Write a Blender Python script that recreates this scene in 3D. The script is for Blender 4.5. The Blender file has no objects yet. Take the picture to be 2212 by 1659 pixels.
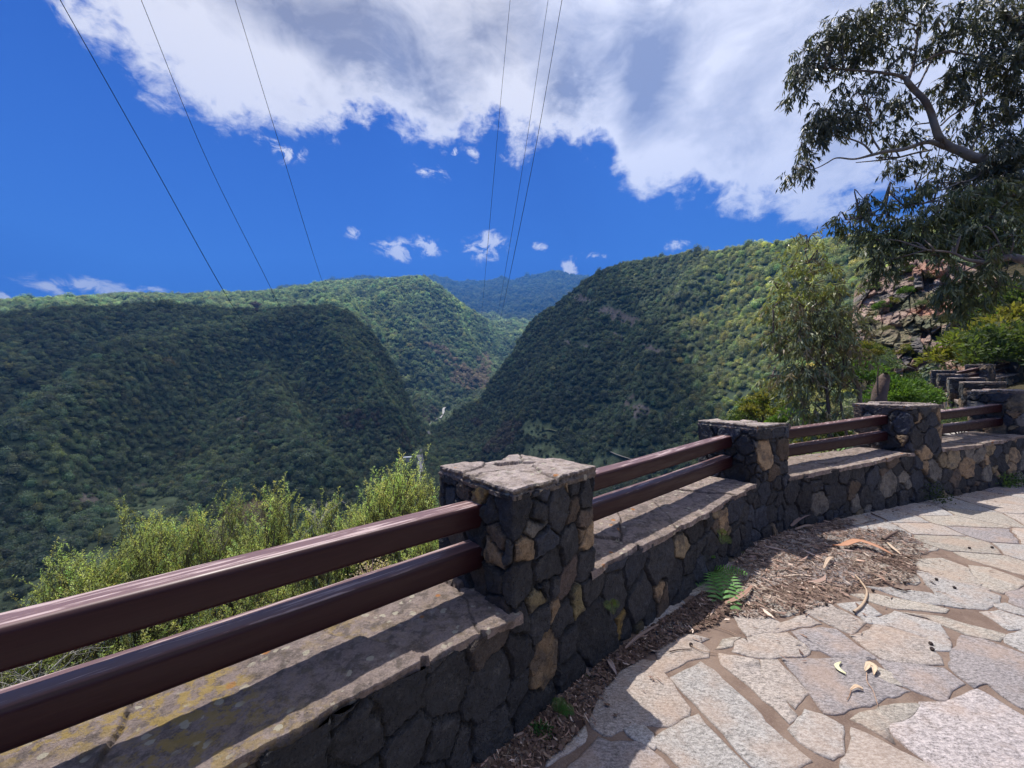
import bpy, math, random
import numpy as np
from mathutils import Vector, Matrix
random.seed(7); RNG = np.random.default_rng(11)
S = bpy.context.scene
COL = S.collection
R = math.radians
# ------------------------------------------------------------------ camera
EYE = 1.55
cd = bpy.data.cameras.new("camera"); cam = bpy.data.objects.new("camera", cd); COL.objects.link(cam)
cam.location = (0, 0, EYE); cam.rotation_euler = (R(90), 0, 0)
cd.sensor_width = 36; cd.lens = 36*830.7/2212; cd.clip_start = .05; cd.clip_end = 60000
S.camera = cam
# ------------------------------------------------------------------ light
SUN = Vector((-.22, .38, 1.085)).normalized()
SUN_EL = math.asin(SUN.z); SUN_AZ = math.atan2(SUN.x, SUN.y)
sd = bpy.data.lights.new("sun", 'SUN'); sd.energy = 5.0; sd.angle = R(.55); sd.color = (1, .955, .89)
so = bpy.data.objects.new("sun", sd); COL.objects.link(so)
so.rotation_euler = SUN.to_track_quat('Z', 'Y').to_euler()
S.view_settings.view_transform = 'Standard'; S.view_settings.look = 'None'
S.view_settings.gamma = 1; S.view_settings.use_curve_mapping = False
S.view_settings.exposure = 0.62
S.render.film_transparent = False
cy = S.cycles
cy.max_bounces = 6; cy.diffuse_bounces = 3; cy.glossy_bounces = 2; cy.transmission_bounces = 3
cy.transparent_max_bounces = 8; cy.volume_bounces = 0
cy.use_denoising = True; cy.caustics_reflective = False; cy.caustics_refractive = False
F = 830.7; CX, CY = 1106., 829.5      # working pixel frame 2212 x 1659

# node helper -------------------------------------------------------
class NT:
    def __init__(s, tree): s.t = tree; s.n = tree.nodes; s.l = tree.links
    def node(s, typ, **kw):
        n = s.n.new(typ)
        for k, v in kw.items(): setattr(n, k, v)
        return n
    def link(s, a, b): s.l.new(a, b)
    def val(s, inp, v):
        if hasattr(v, 'is_output'): s.l.new(v, inp)
        elif v is not None: inp.default_value = v
    def math(s, op, a, b=None, c=None, clamp=False):
        n = s.node('ShaderNodeMath', operation=op, use_clamp=clamp)
        s.val(n.inputs[0], a)
        if b is not None: s.val(n.inputs[1], b)
        if c is not None: s.val(n.inputs[2], c)
        return n.outputs[0]
    def vmath(s, op, a, b=None, scale=None):
        n = s.node('ShaderNodeVectorMath', operation=op)
        s.val(n.inputs[0], a)
        if b is not None: s.val(n.inputs[1], b)
        if scale is not None: s.val(n.inputs['Scale'], scale)
        return n.outputs['Value'] if op in ('LENGTH', 'DOT_PRODUCT', 'DISTANCE') else n.outputs[0]
    def mix(s, f, a, b, blend='MIX'):
        n = s.node('ShaderNodeMix', data_type='RGBA', blend_type=blend)
        s.val(n.inputs[0], f); s.val(n.inputs[6], a); s.val(n.inputs[7], b)
        return n.outputs[2]
    def noise(s, vec, scale, detail=4, rough=.55, dist=0, color=False, dim='3D'):
        n = s.node('ShaderNodeTexNoise', noise_dimensions=dim)
        if vec is not None: s.val(n.inputs['Vector'], vec)
        n.inputs['Scale'].default_value = scale; n.inputs['Detail'].default_value = detail
        n.inputs['Roughness'].default_value = rough; n.inputs['Distortion'].default_value = dist
        return n.outputs['Color' if color else 'Fac']
    def ramp(s, f, lo, hi, a=0., b=1., smooth=True):
        n = s.node('ShaderNodeMapRange', interpolation_type='SMOOTHSTEP' if smooth else 'LINEAR')
        s.val(n.inputs[0], f)
        for i, v in zip((1, 2, 3, 4), (lo, hi, a, b)): s.val(n.inputs[i], v)
        return n.outputs[0]
# ------------------------------------------------------------------ sky with clouds (direction based)
def px2at(px, py):
    az = math.atan((px-CX)/F); return az, (CY-py)/F*math.cos(az)
w = bpy.data.worlds.new("World"); S.world = w; w.use_nodes = True
W = NT(w.node_tree); W.n.clear()
sky = W.node('ShaderNodeTexSky', sky_type='NISHITA'); sky.sun_disc = False
sky.sun_elevation = SUN_EL; sky.sun_rotation = SUN_AZ; sky.altitude = 900; sky.air_density = 1.0
sky.dust_density = .3; sky.ozone_density = 3.0
hs = W.node('ShaderNodeHueSaturation'); hs.inputs['Saturation'].default_value = 1.14; hs.inputs['Value'].default_value = .130
hs.inputs['Hue'].default_value = .512
W.link(sky.outputs[0], hs.inputs['Color'])
tc = W.node('ShaderNodeTexCoord'); D = tc.outputs['Generated']
sp = W.node('ShaderNodeSeparateXYZ'); W.link(D, sp.inputs[0])
AZ = W.math('ARCTAN2', sp.outputs[0], sp.outputs[1])
HL = W.math('SQRT', W.math('ADD', W.math('MULTIPLY', sp.outputs[0], sp.outputs[0]), W.math('MULTIPLY', sp.outputs[1], sp.outputs[1])))
T = W.math('DIVIDE', sp.outputs[2], W.math('MAXIMUM', HL, .02))
edge = [(-400, -200), (0, -60), (60, 10), (130, 75), (190, 70), (260, 105), (310, 205), (370, 215), (430, 235), (480, 285), (545, 255), (600, 290), (680, 285), (740, 270),
        (760, 240), (830, 255), (900, 315), (960, 320), (1010, 275), (1060, 280), (1110, 330), (1180, 305), (1260, 310), (1310, 325), (1345, 400), (1385, 470),
        (1440, 440), (1520, 405), (1580, 425), (1640, 475), (1740, 470), (1830, 455), (1950, 440), (2212, 470), (2900, 520)]
pts = sorted(px2at(*e) for e in edge)
AMIN, AMAX, TMAX = -1.7, 1.7, 1.2
fc = W.node('ShaderNodeFloatCurve')
cv = fc.mapping.curves[0]
def nx(a): return (a-AMIN)/(AMAX-AMIN)
cv.points[0].location = (0, .93); cv.points[1].location = (1, .25)
for a, t in pts: cv.points.new(nx(a), t/TMAX)
for p in cv.points: p.handle_type = 'VECTOR'
fc.mapping.update()
W.link(W.math('DIVIDE', W.math('SUBTRACT', AZ, AMIN), AMAX-AMIN), fc.inputs['Value'])
EDGE = W.math('MULTIPLY', fc.outputs[0], TMAX)
cb = W.node('ShaderNodeCombineXYZ'); W.link(AZ, cb.inputs[0]); W.link(W.math('MULTIPLY', T, 1.15), cb.inputs[1]); P = cb.outputs[0]
nz1 = W.noise(P, 7.0, 9, .60, .25); nz2 = W.noise(P, 2.6, 5, .5, .3); nz3 = W.noise(P, 24, 8, .66, .5)
wisp = W.math('ADD', W.math('MULTIPLY', W.math('SUBTRACT', nz1, .5), .34), W.math('MULTIPLY', W.math('SUBTRACT', nz3, .5), .15))
E = W.math('ADD', W.math('SUBTRACT', T, EDGE), wisp)
# little detached clouds: px, py, rx, ry, strength
small = [(850, 537, 42, 20, 1.), (935, 527, 34, 17, 1.15), (1050, 532, 42, 26, 1.05), (1155, 537, 12, 8, .95), (1240, 572, 16, 12, 1.2), (1270, 553, 26, 8, .9),
         (195, 622, 88, 20, 1.3), (18, 642, 26, 9, 1.2), (760, 500, 16, 14, .8), (930, 372, 30, 22, .85), (1020, 338, 14, 16, .85), (300, 632, 40, 8, 1.1), (1470, 532, 26, 8, .9), (610, 325, 40, 22, 1.1), (980,335,8,10,.9)]
wnz = W.node('ShaderNodeSeparateColor'); W.link(W.noise(P, 9, 6, .6, color=True), wnz.inputs[0])
AZ_, T_ = AZ, T
AZ = W.math('ADD', AZ, W.math('MULTIPLY', W.math('SUBTRACT', wnz.outputs[0], .5), .12)); T = W.math('ADD', T, W.math('MULTIPLY', W.math('SUBTRACT', wnz.outputs[1], .5), .07))
SM = None
for (px, py, rx, ry, st) in small:
    a, t = px2at(px, py); ca = math.cos(a)
    dx = W.math('DIVIDE', W.math('SUBTRACT', AZ, a), 1.25*rx/F*ca*ca); dy = W.math('DIVIDE', W.math('SUBTRACT', T, t), 1.25*ry/F*ca)
    g = W.math('MULTIPLY', W.math('EXPONENT', W.math('MULTIPLY', W.math('ADD', W.math('MULTIPLY', dx, dx), W.math('MULTIPLY', dy, dy)), -.9)), st)
    SM = g if SM is None else W.math('MAXIMUM', SM, g)
AZ, T = AZ_, T_
nzs = W.noise(P, 22, 9, .68, .8)
smask = W.ramp(W.math('MULTIPLY', SM, W.math('ADD', W.math('MULTIPLY', W.math('SUBTRACT', nzs, .5), 5.5), .85)), .30, 1.15, 0, .95)
# holes in the deck
hole = None
for (px, py, rx, ry, st) in [(1436, 0, 46, 36, .43), (60, 20, 60, 60, .12), (150,140,60,40,.10), (1320, 330, 40, 30, .05)]:
    a, t = px2at(px, py); ca = math.cos(a)
    dx = W.math('DIVIDE', W.math('SUBTRACT', AZ, a), rx/F*ca*ca); dy = W.math('DIVIDE', W.math('SUBTRACT', T, t), ry/F*ca)
    g = W.math('MULTIPLY', W.math('EXPONENT', W.math('MULTIPLY', W.math('ADD', W.math('MULTIPLY', dx, dx), W.math('MULTIPLY', dy, dy)), -1.)), st)
    hole = g if hole is None else W.math('ADD', hole, g)
E = W.math('SUBTRACT', E, hole)
main = W.ramp(E, -.03, .055, 0, 1)
mask = W.math('MAXIMUM', main, smask)
# thickness shading: thin edges white, thick body grey; a few broad grey and white fields
def field(lst):
    s_ = None
    for (px, py, rx, ry, st) in lst:
        a, t = px2at(px, py); ca = math.cos(a)
        dx = W.math('DIVIDE', W.math('SUBTRACT', AZ, a), rx/F*ca*ca); dy = W.math('DIVIDE', W.math('SUBTRACT', T, t), ry/F*ca)
        g = W.math('MULTIPLY', W.math('EXPONENT', W.math('MULTIPLY', W.math('ADD', W.math('MULTIPLY', dx, dx), W.math('MULTIPLY', dy, dy)), -1.)), st)
        s_ = g if s_ is None else W.math('ADD', s_, g)
    return s_
grey = field([(840, 170, 190, 130, .85), (640, 40, 160, 60, .35), (1320, 150, 160, 120, .85), (1230, 200, 60, 80, .3), (1400, 110, 70, 60, .3), (760, 20, 200, 50, .4), (1100, 60, 150, 60, .3), (1000, 250, 90, 50, .35), (1400, 230, 60, 80, .5), (620, 60, 80, 60, .3), (1850, 330, 160, 90, .4), (1560, 340, 80, 50, .25), (1230,250,60,60,.3), (1600,170,60,60,.25)])
white = field([(450, 150, 100, 70, .7), (640, 140, 50, 60, .6), (1140, 210, 50, 80, .5), (1330, 210, 30, 60, .7), (1420, 350, 60, 60, .5), (1560, 100, 70, 70, .5), (700, 200, 60, 60, .3), (380, 60, 120, 50, .3)])
nzg = W.noise(P, 6.5, 9, .62, .5)
g1 = W.math('ADD', W.math('MULTIPLY', W.ramp(E, .02, .30), .24), W.math('MULTIPLY', W.math('SUBTRACT', nzg, .5), 1.7))
g1 = W.math('ADD', g1, W.math('MULTIPLY', W.math('SUBTRACT', nz1, .5), .5))
g1 = W.math('SUBTRACT', W.math('ADD', g1, W.math('MULTIPLY', grey, .85)), W.math('MULTIPLY', white, .6))
g1 = W.math('MULTIPLY', g1, W.ramp(E, .0, .16), clamp=True)
ccol = W.mix(g1, (1.34, 1.27, 1.19, 1), (.42, .395, .40, 1))
skyc = W.mix(1., hs.outputs[0], (.085, .25, .80, 1), 'MULTIPLY')
final = W.mix(mask, skyc, ccol)
bg = W.node('ShaderNodeBackground'); W.link(final, bg.inputs[0]); bg.inputs[1].default_value = .62
wo = W.node('ShaderNodeOutputWorld'); W.link(bg.outputs[0], wo.inputs[0])
w.cycles.sampling_method = 'MANUAL'; w.cycles.sample_map_resolution = 512

# ------------------------------------------------------------------ helpers
def tag(o, label=None, cat=None, group=None, kind=None):
    if label: o['label'] = label
    if cat: o['category'] = cat
    if group: o['group'] = group
    if kind: o['kind'] = kind
    return o
def empty(name, loc=(0, 0, 0)):
    o = bpy.data.objects.new(name, None); COL.objects.link(o); o.location = loc; o.empty_display_size = .1
    return o
def mesh_obj(name, V, faces, mat, parent=None, col=None, smooth=False, sizes=None):
    """V (n,3) world coords; faces: (m,3) or (m,4) array."""
    V = np.asarray(V, dtype=np.float32); faces = np.asarray(faces, dtype=np.int32)
    me = bpy.data.meshes.new(name); n, (m, k) = len(V), faces.shape
    me.vertices.add(n); me.loops.add(m*k); me.polygons.add(m)
    me.vertices.foreach_set('co', V.ravel()); me.loops.foreach_set('vertex_index', faces.ravel())
    me.polygons.foreach_set('loop_start', np.arange(0, m*k, k, dtype=np.int32))
    me.polygons.foreach_set('loop_total', np.full(m, k, dtype=np.int32))
    me.polygons.foreach_set('use_smooth', np.full(m, smooth, dtype=bool))
    me.update(calc_edges=True)
    if col is not None:
        a = me.color_attributes.new('Col', 'FLOAT_COLOR', 'POINT')
        c = np.ones((n, 4), dtype=np.float32); c[:, :3] = col; a.data.foreach_set('color', c.ravel())
    me.materials.append(mat)
    o = bpy.data.objects.new(name, me); COL.objects.link(o)
    if parent is not None:
        o.parent = parent; o.matrix_parent_inverse = Matrix.Translation(-parent.location)
    return o
def grid_faces(nu, nv, closed=False):
    i = np.arange(nu if closed else nu-1)[:, None]; j = np.arange(nv-1)[None, :]
    a = i*nv+j; b = ((i+1) % nu)*nv+j
    return np.stack([a, b, b+1, a+1], -1).reshape(-1, 4)
def _hash(ix, iy, iz, seed):
    h = (ix.astype(np.int64)*374761393 + iy.astype(np.int64)*668265263 + iz.astype(np.int64)*2147483647 + seed*1274126177) & 0xffffffff
    h = ((h ^ (h >> 13))*1274126177) & 0xffffffff; h = h ^ (h >> 16)
    return (h & 0xffff)/65535.0
def vnoise(p, seed=0):
    p = np.asarray(p, dtype=np.float64); i = np.floor(p).astype(np.int64); f = p-i; f = f*f*f*(f*(f*6-15)+10)
    out = 0
    for dx in (0, 1):
        for dy in (0, 1):
            for dz in (0, 1):
                wgt = (f[..., 0] if dx else 1-f[..., 0])*(f[..., 1] if dy else 1-f[..., 1])*(f[..., 2] if dz else 1-f[..., 2])
                out = out + wgt*_hash(i[..., 0]+dx, i[..., 1]+dy, i[..., 2]+dz, seed)
    return out*2-1
def fbm(p, oct=4, seed=0, gain=.5):
    p = np.asarray(p, dtype=np.float64); a, s, o = 1., 0., 0.
    for k in range(oct):
        o = o + a*vnoise(p*(2**k)+k*17.3, seed+k); s += a; a *= gain
    return o/s
def sstep(x, a, b):
    t = np.clip((x-a)/(b-a), 0, 1); return t*t*(3-2*t)
def ray(px, py): return np.array([(px-CX)/F, 1., (CY-py)/F])
def at_depth(px, py, Y): return np.array([0, 0, EYE])+ray(px, py)*Y
def at_r(px, py, r):
    return at_depth(px, py, r*math.cos(math.atan((px-CX)/F)))
def rot_basis(d):
    d = d/np.linalg.norm(d, axis=-1, keepdims=True)
    up = np.where(np.abs(d[..., 2:3]) < .95, np.array([0, 0, 1.]), np.array([1., 0, 0]))
    s = np.cross(d, up); s /= np.linalg.norm(s, axis=-1, keepdims=True)
    return d, s, np.cross(s, d)
def leaves_mesh(C, Dr, L, Wd, droop=0., twist=True):
    """Diamond leaves: C base, Dr direction, L length, Wd width -> V, quads"""
    n = len(C); d, s, u = rot_basis(Dr)
    a = RNG.uniform(0, 2*np.pi, n)[:, None] if twist else np.zeros((n, 1))
    s2 = s*np.cos(a)+u*np.sin(a); L = np.broadcast_to(L, n)[:, None]; Wd = np.broadcast_to(Wd, n)[:, None]
    mid = C+d*L*.45; tip = C+d*L+np.array([0, 0, -1.])*L*droop
    V = np.stack([C, mid+s2*Wd*.5, tip, mid-s2*Wd*.5], 1).reshape(-1, 3)
    return V, np.arange(4*n).reshape(n, 4)
def tube(pts, rads, nseg=7, ref=None):
    pts = np.asarray(pts, float); n = len(pts); rads = np.broadcast_to(rads, n)
    tan = np.gradient(pts, axis=0); tan /= np.linalg.norm(tan, axis=1)[:, None]+1e-12
    if ref is None:
        m = np.abs(tan).max(0); ref = np.eye(3)[int(np.argmin(m))]+np.array([.013, .017, .011])
    s = np.cross(tan, ref); s /= np.linalg.norm(s, axis=1)[:, None]+1e-12; u = np.cross(s, tan)
    ang = np.linspace(0, 2*np.pi, nseg, endpoint=False)
    V = pts[:, None, :]+rads[:, None, None]*(np.cos(ang)[None, :, None]*s[:, None, :]+np.sin(ang)[None, :, None]*u[:, None, :])
    i = np.arange(n-1)[:, None]; j = np.arange(nseg)[None, :]; jn = (j+1) % nseg
    Fc = np.stack([i*nseg+j, (i+1)*nseg+j, (i+1)*nseg+jn, i*nseg+jn], -1).reshape(-1, 4)
    return V.reshape(-1, 3), Fc
class Acc:
    def __init__(s): s.V = []; s.F = []; s.C = []; s.n = 0
    def add(s, V, Fc, c=None):
        V = np.asarray(V); s.V.append(V); s.F.append(np.asarray(Fc)+s.n); s.n += len(V)
        s.C.append(np.broadcast_to(np.array(c if c is not None else (1, 1, 1), float), (len(V), 3)))
    def build(s, name, mat, parent=None, smooth=False):
        return mesh_obj(name, np.concatenate(s.V), np.concatenate(s.F), mat, parent, np.concatenate(s.C), smooth)
def smooth_path(ctrl, n):
    ctrl = np.asarray(ctrl, float); k = len(ctrl); out = []
    P_ = np.vstack([2*ctrl[0]-ctrl[1], ctrl, 2*ctrl[-1]-ctrl[-2]])
    for t in np.linspace(0, k-1-1e-6, n):
        i = int(t); f = t-i; a, b, c, d = P_[i], P_[i+1], P_[i+2], P_[i+3]
        out.append(.5*((2*b)+(-a+c)*f+(2*a-5*b+4*c-d)*f*f+(-a+3*b-3*c+d)*f**3))
    return np.array(out)

# ------------------------------------------------------------------ materials
def new_mat(name):
    m = bpy.data.materials.new(name); m.use_nodes = True; N = NT(m.node_tree); N.n.clear()
    o = N.node('ShaderNodeOutputMaterial'); return m, N, o
def pbsdf(N, o, col, rough=.8, spec=.3, bump=None, bstr=.5, bdist=.01):
    b = N.node('ShaderNodeBsdfPrincipled'); N.val(b.inputs['Base Color'], col); N.val(b.inputs['Roughness'], rough)
    b.inputs['Specular IOR Level'].default_value = spec
    if bump is not None:
        bn = N.node('ShaderNodeBump'); bn.inputs['Strength'].default_value = bstr; bn.inputs['Distance'].default_value = bdist
        N.link(bump, bn.inputs['Height']); N.link(bn.outputs[0], b.inputs['Normal'])
    N.link(b.outputs[0], o.inputs[0]); return b
def attr(N, name='Col', typ='GEOMETRY'):
    a = N.node('ShaderNodeAttribute', attribute_name=name, attribute_type=typ); return a.outputs['Color']
def objco(N): return N.node('ShaderNodeTexCoord').outputs['Object']

def mat_stone():
    m, N, o = new_mat('stonework'); c = attr(N); P_ = objco(N)
    n1 = N.noise(P_, 9, 5, .6); n2 = N.noise(P_, 26, 7, .85); n3 = N.noise(P_, 110, 4, .8)
    k = N.math('ADD', N.math('MULTIPLY', n1, 1.2), N.math('ADD', N.math('MULTIPLY', n2, 2.8), N.math('MULTIPLY', n3, 1.8))); k = N.math('SUBTRACT', k, 1.75); k = N.math('MAXIMUM', k, .25)
    cc = N.mix(1., c, N.node('ShaderNodeCombineColor').outputs[0], 'MULTIPLY')
    vm = N.vmath('SCALE', c, scale=k)
    # pale specks and lichen crust
    sp_ = N.ramp(n3, .62, .72); li = N.ramp(N.noise(P_, 11, 8, .8), .56, .66)
    col = N.mix(N.math('MULTIPLY', sp_, .5), vm, (.24, .23, .22, 1))
    col = N.mix(N.math('MULTIPLY', li, .24), col, (.28, .27, .24, 1))
    vo = N.node('ShaderNodeTexVoronoi'); vo.inputs['Scale'].default_value = 75; N.link(P_, vo.inputs['Vector'])
    pores = N.ramp(vo.outputs['Distance'], .0, .35)
    h = N.math('ADD', N.math('ADD', N.math('MULTIPLY', n2, 1.), N.math('MULTIPLY', n3, .4)), N.math('MULTIPLY', pores, .6))
    pbsdf(N, o, col, .78, .35, h, 1., .02); return m
def mat_coping():
    m, N, o = new_mat('coping_stone'); P_ = objco(N); c = attr(N)
    n1 = N.noise(P_, 5, 6, .6); n2 = N.noise(P_, 32, 8, .8); n3 = N.noise(P_, 130, 4, .7)
    k = N.math('MAXIMUM', .25, N.math('ADD', -.75, N.math('ADD', N.math('MULTIPLY', n2, 2.2), N.math('MULTIPLY', n3, 1.3))))
    col = N.vmath('SCALE', c, scale=k)
    col = N.mix(N.math('MULTIPLY', N.ramp(n1, .45, .62), .45), col, (.31, .235, .20, 1))
    col = N.mix(N.math('MULTIPLY', N.ramp(N.noise(P_, 15, 7, .75), .47, .60), .62), col, (.085, .072, .06, 1))
    # lichen: yellow sheets, white and orange discs
    reg = N.noise(P_, 2.3, 3, .5)
    yl = N.math('MULTIPLY', N.ramp(N.noise(P_, 26, 7, .7), .46, .57), N.ramp(reg, .40, .52))
    sx = N.node('ShaderNodeSeparateXYZ'); N.link(P_, sx.inputs[0])
    yl = N.math('MULTIPLY', yl, N.ramp(sx.outputs[0], -.35, -1.1, .12, 1.))
    col = N.mix(N.math('MULTIPLY', yl, .8), col, (.44, .31, .09, 1))
    v1 = N.node('ShaderNodeTexVoronoi'); v1.inputs['Scale'].default_value = 24; N.link(N.vmath('ADD', P_, N.vmath('SCALE', N.noise(P_, 30, 3, .6, color=True), scale=.03)), v1.inputs['Vector'])
    sc = N.node('ShaderNodeSeparateColor'); N.link(v1.outputs['Color'], sc.inputs[0])
    disc = N.math('MULTIPLY', N.ramp(v1.outputs['Distance'], .34, .27), N.ramp(sc.outputs[0], .52, .54))
    disc = N.math('MULTIPLY', disc, N.ramp(N.noise(P_, 6, 2, .5), .44, .54))
    col = N.mix(N.math('MULTIPLY', disc, .85), col, (.55, .50, .38, 1))
    v2 = N.node('ShaderNodeTexVoronoi'); v2.inputs['Scale'].default_value = 13; N.link(P_, v2.inputs['Vector'])
    sc2 = N.node('ShaderNodeSeparateColor'); N.link(v2.outputs['Color'], sc2.inputs[0])
    d2 = N.math('MULTIPLY', N.ramp(v2.outputs['Distance'], .24, .16), N.ramp(sc2.outputs[1], .88, .9))
    col = N.mix(N.math('MULTIPLY', d2, .8), col, (.50, .20, .05, 1))
    pbsdf(N, o, col, .85, .25, N.math('ADD', n2, N.math('MULTIPLY', n3, .5)), 1., .02); return m
def mat_paving():
    m, N, o = new_mat('flagstone'); P_ = objco(N); c = attr(N)
    q = N.node('ShaderNodeMapping'); N.link(P_, q.inputs[0]); q.inputs['Scale'].default_value = (1, 2.2, 1); q.inputs['Rotation'].default_value = (0, 0, .5)
    n1 = N.noise(P_, 3.5, 5, .6); n2 = N.noise(q.outputs[0], 42, 5, .85); n3 = N.noise(P_, 140, 3, .8)
    k = N.math('ADD', N.math('MULTIPLY', N.ramp(n2, .38, .62, 0, 1, False), .95), N.math('MULTIPLY', N.ramp(n3, .32, .68, 0, 1, False), .70))
    col = N.vmath('SCALE', c, scale=N.math('ADD', .17, k))
    col = N.mix(N.math('MULTIPLY', N.ramp(n1, .45, .66), .42), col, (.42, .29, .21, 1))
    col = N.mix(N.math('MULTIPLY', N.ramp(N.noise(P_, 10, 4, .6), .56, .7), .25), col, (.20, .14, .11, 1))
    pbsdf(N, o, col, .8, .3, N.math('ADD', n2, n3), .7, .006); return m
def mat_mortar():
    m, N, o = new_mat('sandy_mortar'); P_ = objco(N)
    n1 = N.noise(P_, 6, 5, .6); n2 = N.noise(P_, 120, 5, .75)
    col = N.mix(N.ramp(n1, .35, .65), (.18, .125, .10, 1), (.26, .19, .15, 1))
    col = N.mix(N.math('MULTIPLY', N.ramp(n2, .45, .75), .6), col, (.34, .26, .21, 1))
    pbsdf(N, o, col, .95, .1, N.math('ADD', n2, n1), .9, .01); return m
def mat_rail():
    m, N, o = new_mat('painted_rail'); P_ = objco(N)
    q = N.node('ShaderNodeMapping'); N.link(P_, q.inputs[0]); q.inputs['Rotation'].default_value = (0, 0, R(-42)); 
    q2 = N.node('ShaderNodeMapping'); N.link(q.outputs[0], q2.inputs[0]); q2.inputs['Scale'].default_value = (1.2, 22, 22)
    n1 = N.noise(q2.outputs[0], 2.2, 6, .65, .4); n2 = N.noise(q2.outputs[0], 9, 4, .6)
    geo = N.node('ShaderNodeNewGeometry'); sz = N.node('ShaderNodeSeparateXYZ'); N.link(geo.outputs['Normal'], sz.inputs[0])
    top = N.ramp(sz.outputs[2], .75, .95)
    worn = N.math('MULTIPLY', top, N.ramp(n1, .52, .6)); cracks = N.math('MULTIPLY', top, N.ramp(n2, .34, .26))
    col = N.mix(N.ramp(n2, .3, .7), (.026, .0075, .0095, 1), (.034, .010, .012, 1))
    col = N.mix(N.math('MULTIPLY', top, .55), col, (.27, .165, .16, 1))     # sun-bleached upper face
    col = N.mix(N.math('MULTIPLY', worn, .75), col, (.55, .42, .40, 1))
    col = N.mix(N.math('MULTIPLY', cracks, .7), col, (.03, .015, .015, 1))
    pbsdf(N, o, col, N.ramp(n1, .4, .65, .36, .52), .28, n2, .10, .003); return m
def mat_leaf(name, trans=.35, rough=.5, spec=.3, nscale=None):
    m, N, o = new_mat(name); c = attr(N)
    b = N.node('ShaderNodeBsdfPrincipled'); N.link(c, b.inputs['Base Color']); b.inputs['Roughness'].default_value = rough
    b.inputs['Specular IOR Level'].default_value = spec
    t = N.node('ShaderNodeBsdfTranslucent'); N.link(N.mix(1., c, (1.5, 1.6, .6, 1), 'MULTIPLY'), t.inputs[0])
    mx = N.node('ShaderNodeMixShader'); mx.inputs[0].default_value = trans
    N.link(b.outputs[0], mx.inputs[1]); N.link(t.outputs[0], mx.inputs[2]); N.link(mx.outputs[0], o.inputs[0]); return m
def mat_attr(name, rough=.9, bscale=40, bstr=.5, bd=.01, spec=.2, var=.5):
    m, N, o = new_mat(name); P_ = objco(N); c = attr(N); n = N.noise(P_, bscale, 6, .7)
    col = N.vmath('SCALE', c, scale=N.math('ADD', 1-var*.5, N.math('MULTIPLY', n, var)))
    pbsdf(N, o, col, rough, spec, n, bstr, bd); return m
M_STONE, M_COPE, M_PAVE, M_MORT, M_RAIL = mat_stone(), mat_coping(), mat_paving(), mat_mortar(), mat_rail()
M_LEAF = mat_leaf('gum_leaf', .22, .42, .45); M_SHRUB = mat_leaf('shrub_leaf', .4, .6, .2); M_FERN = mat_leaf('fern_leaf', .4, .5, .3)
M_BARK = mat_attr('bark', .85, 25, .8, .02); M_LITTER = mat_attr('litter', .85, 60, .4, .004); M_ROCK = mat_attr('cliff_rock', .95, 2.2, 1., .35, .15, 1.0)
M_PLAIN = mat_attr('plain', .8, 30, .2, .003)

# ------------------------------------------------------------------ ground height and the parapet line
def zg(x, y):
    x = np.asarray(x, float); y = np.asarray(y, float)
    return .026*np.maximum(x, 0)+.05*np.maximum(0, (x-7)*.7+(y-4.7)*.7)
def dirv(th): return np.array([math.sin(R(th)), math.cos(R(th))])
def backv(th): return np.array([-math.cos(R(th)), math.sin(R(th))])
PW, PD, WD = .62, .59, .50
def pil(FL=None, FR=None, BL=None, th=0, zt=0, zc=0, w=PW, det=.02):
    d, b = dirv(th), backv(th)
    if FL is None and FR is not None: FL = np.array(FR)-d*w
    if FL is None: FL = np.array(BL)-b*PD
    FL = np.array(FL, float)
    return dict(FL=FL, FR=FL+d*w, th=th, zt=zt, zc=zc, w=w, det=det)
PIL = [pil(FR=(-1.838, .071), th=48.6, zt=1.085, zc=.54, det=.03),
       pil(FL=(0, 1.69), th=47.6, zt=1.085, zc=.54, det=.0075),
       pil(FR=(2.816, 3.9), th=60, zt=1.149, zc=.611, det=.011),
       pil(FR=(5.316, 4.75), th=72, zt=1.296, zc=.735, det=.013),
       pil(FL=(7.15, 5.35), th=75, zt=1.457, zc=.832, det=.016),
       pil(BL=(9.98, 8.5), th=43.5, zt=1.59, zc=1.03, det=.03),
       pil(BL=(11.57, 10.16), th=43.5, zt=1.72, zc=1.16, det=.03),
       pil(BL=(13.14, 11.83), th=43.5, zt=1.86, zc=1.30, det=.03),
       pil(BL=(14.71, 13.49), th=45, zt=2.03, zc=1.47, det=.03),
       pil(BL=(17.18, 14.6), th=68, zt=2.28, zc=1.74, det=.035),
       pil(BL=(19.25, 15.35), th=70, zt=2.52, zc=1.96, det=.035)]
END = np.array([22.6, 16.3])
# arc-length coordinate s along the front line, s = 0 at the near pillar's front-left corner
s = 0.; PIL[1]['s'] = 0.; PIL[0]['s'] = -np.linalg.norm(PIL[1]['FL']-PIL[0]['FR'])-PIL[0]['w']
for a, b in zip(PIL[1:-1], PIL[2:]): b['s'] = a['s']+a['w']+np.linalg.norm(b['FL']-a['FR'])
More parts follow.
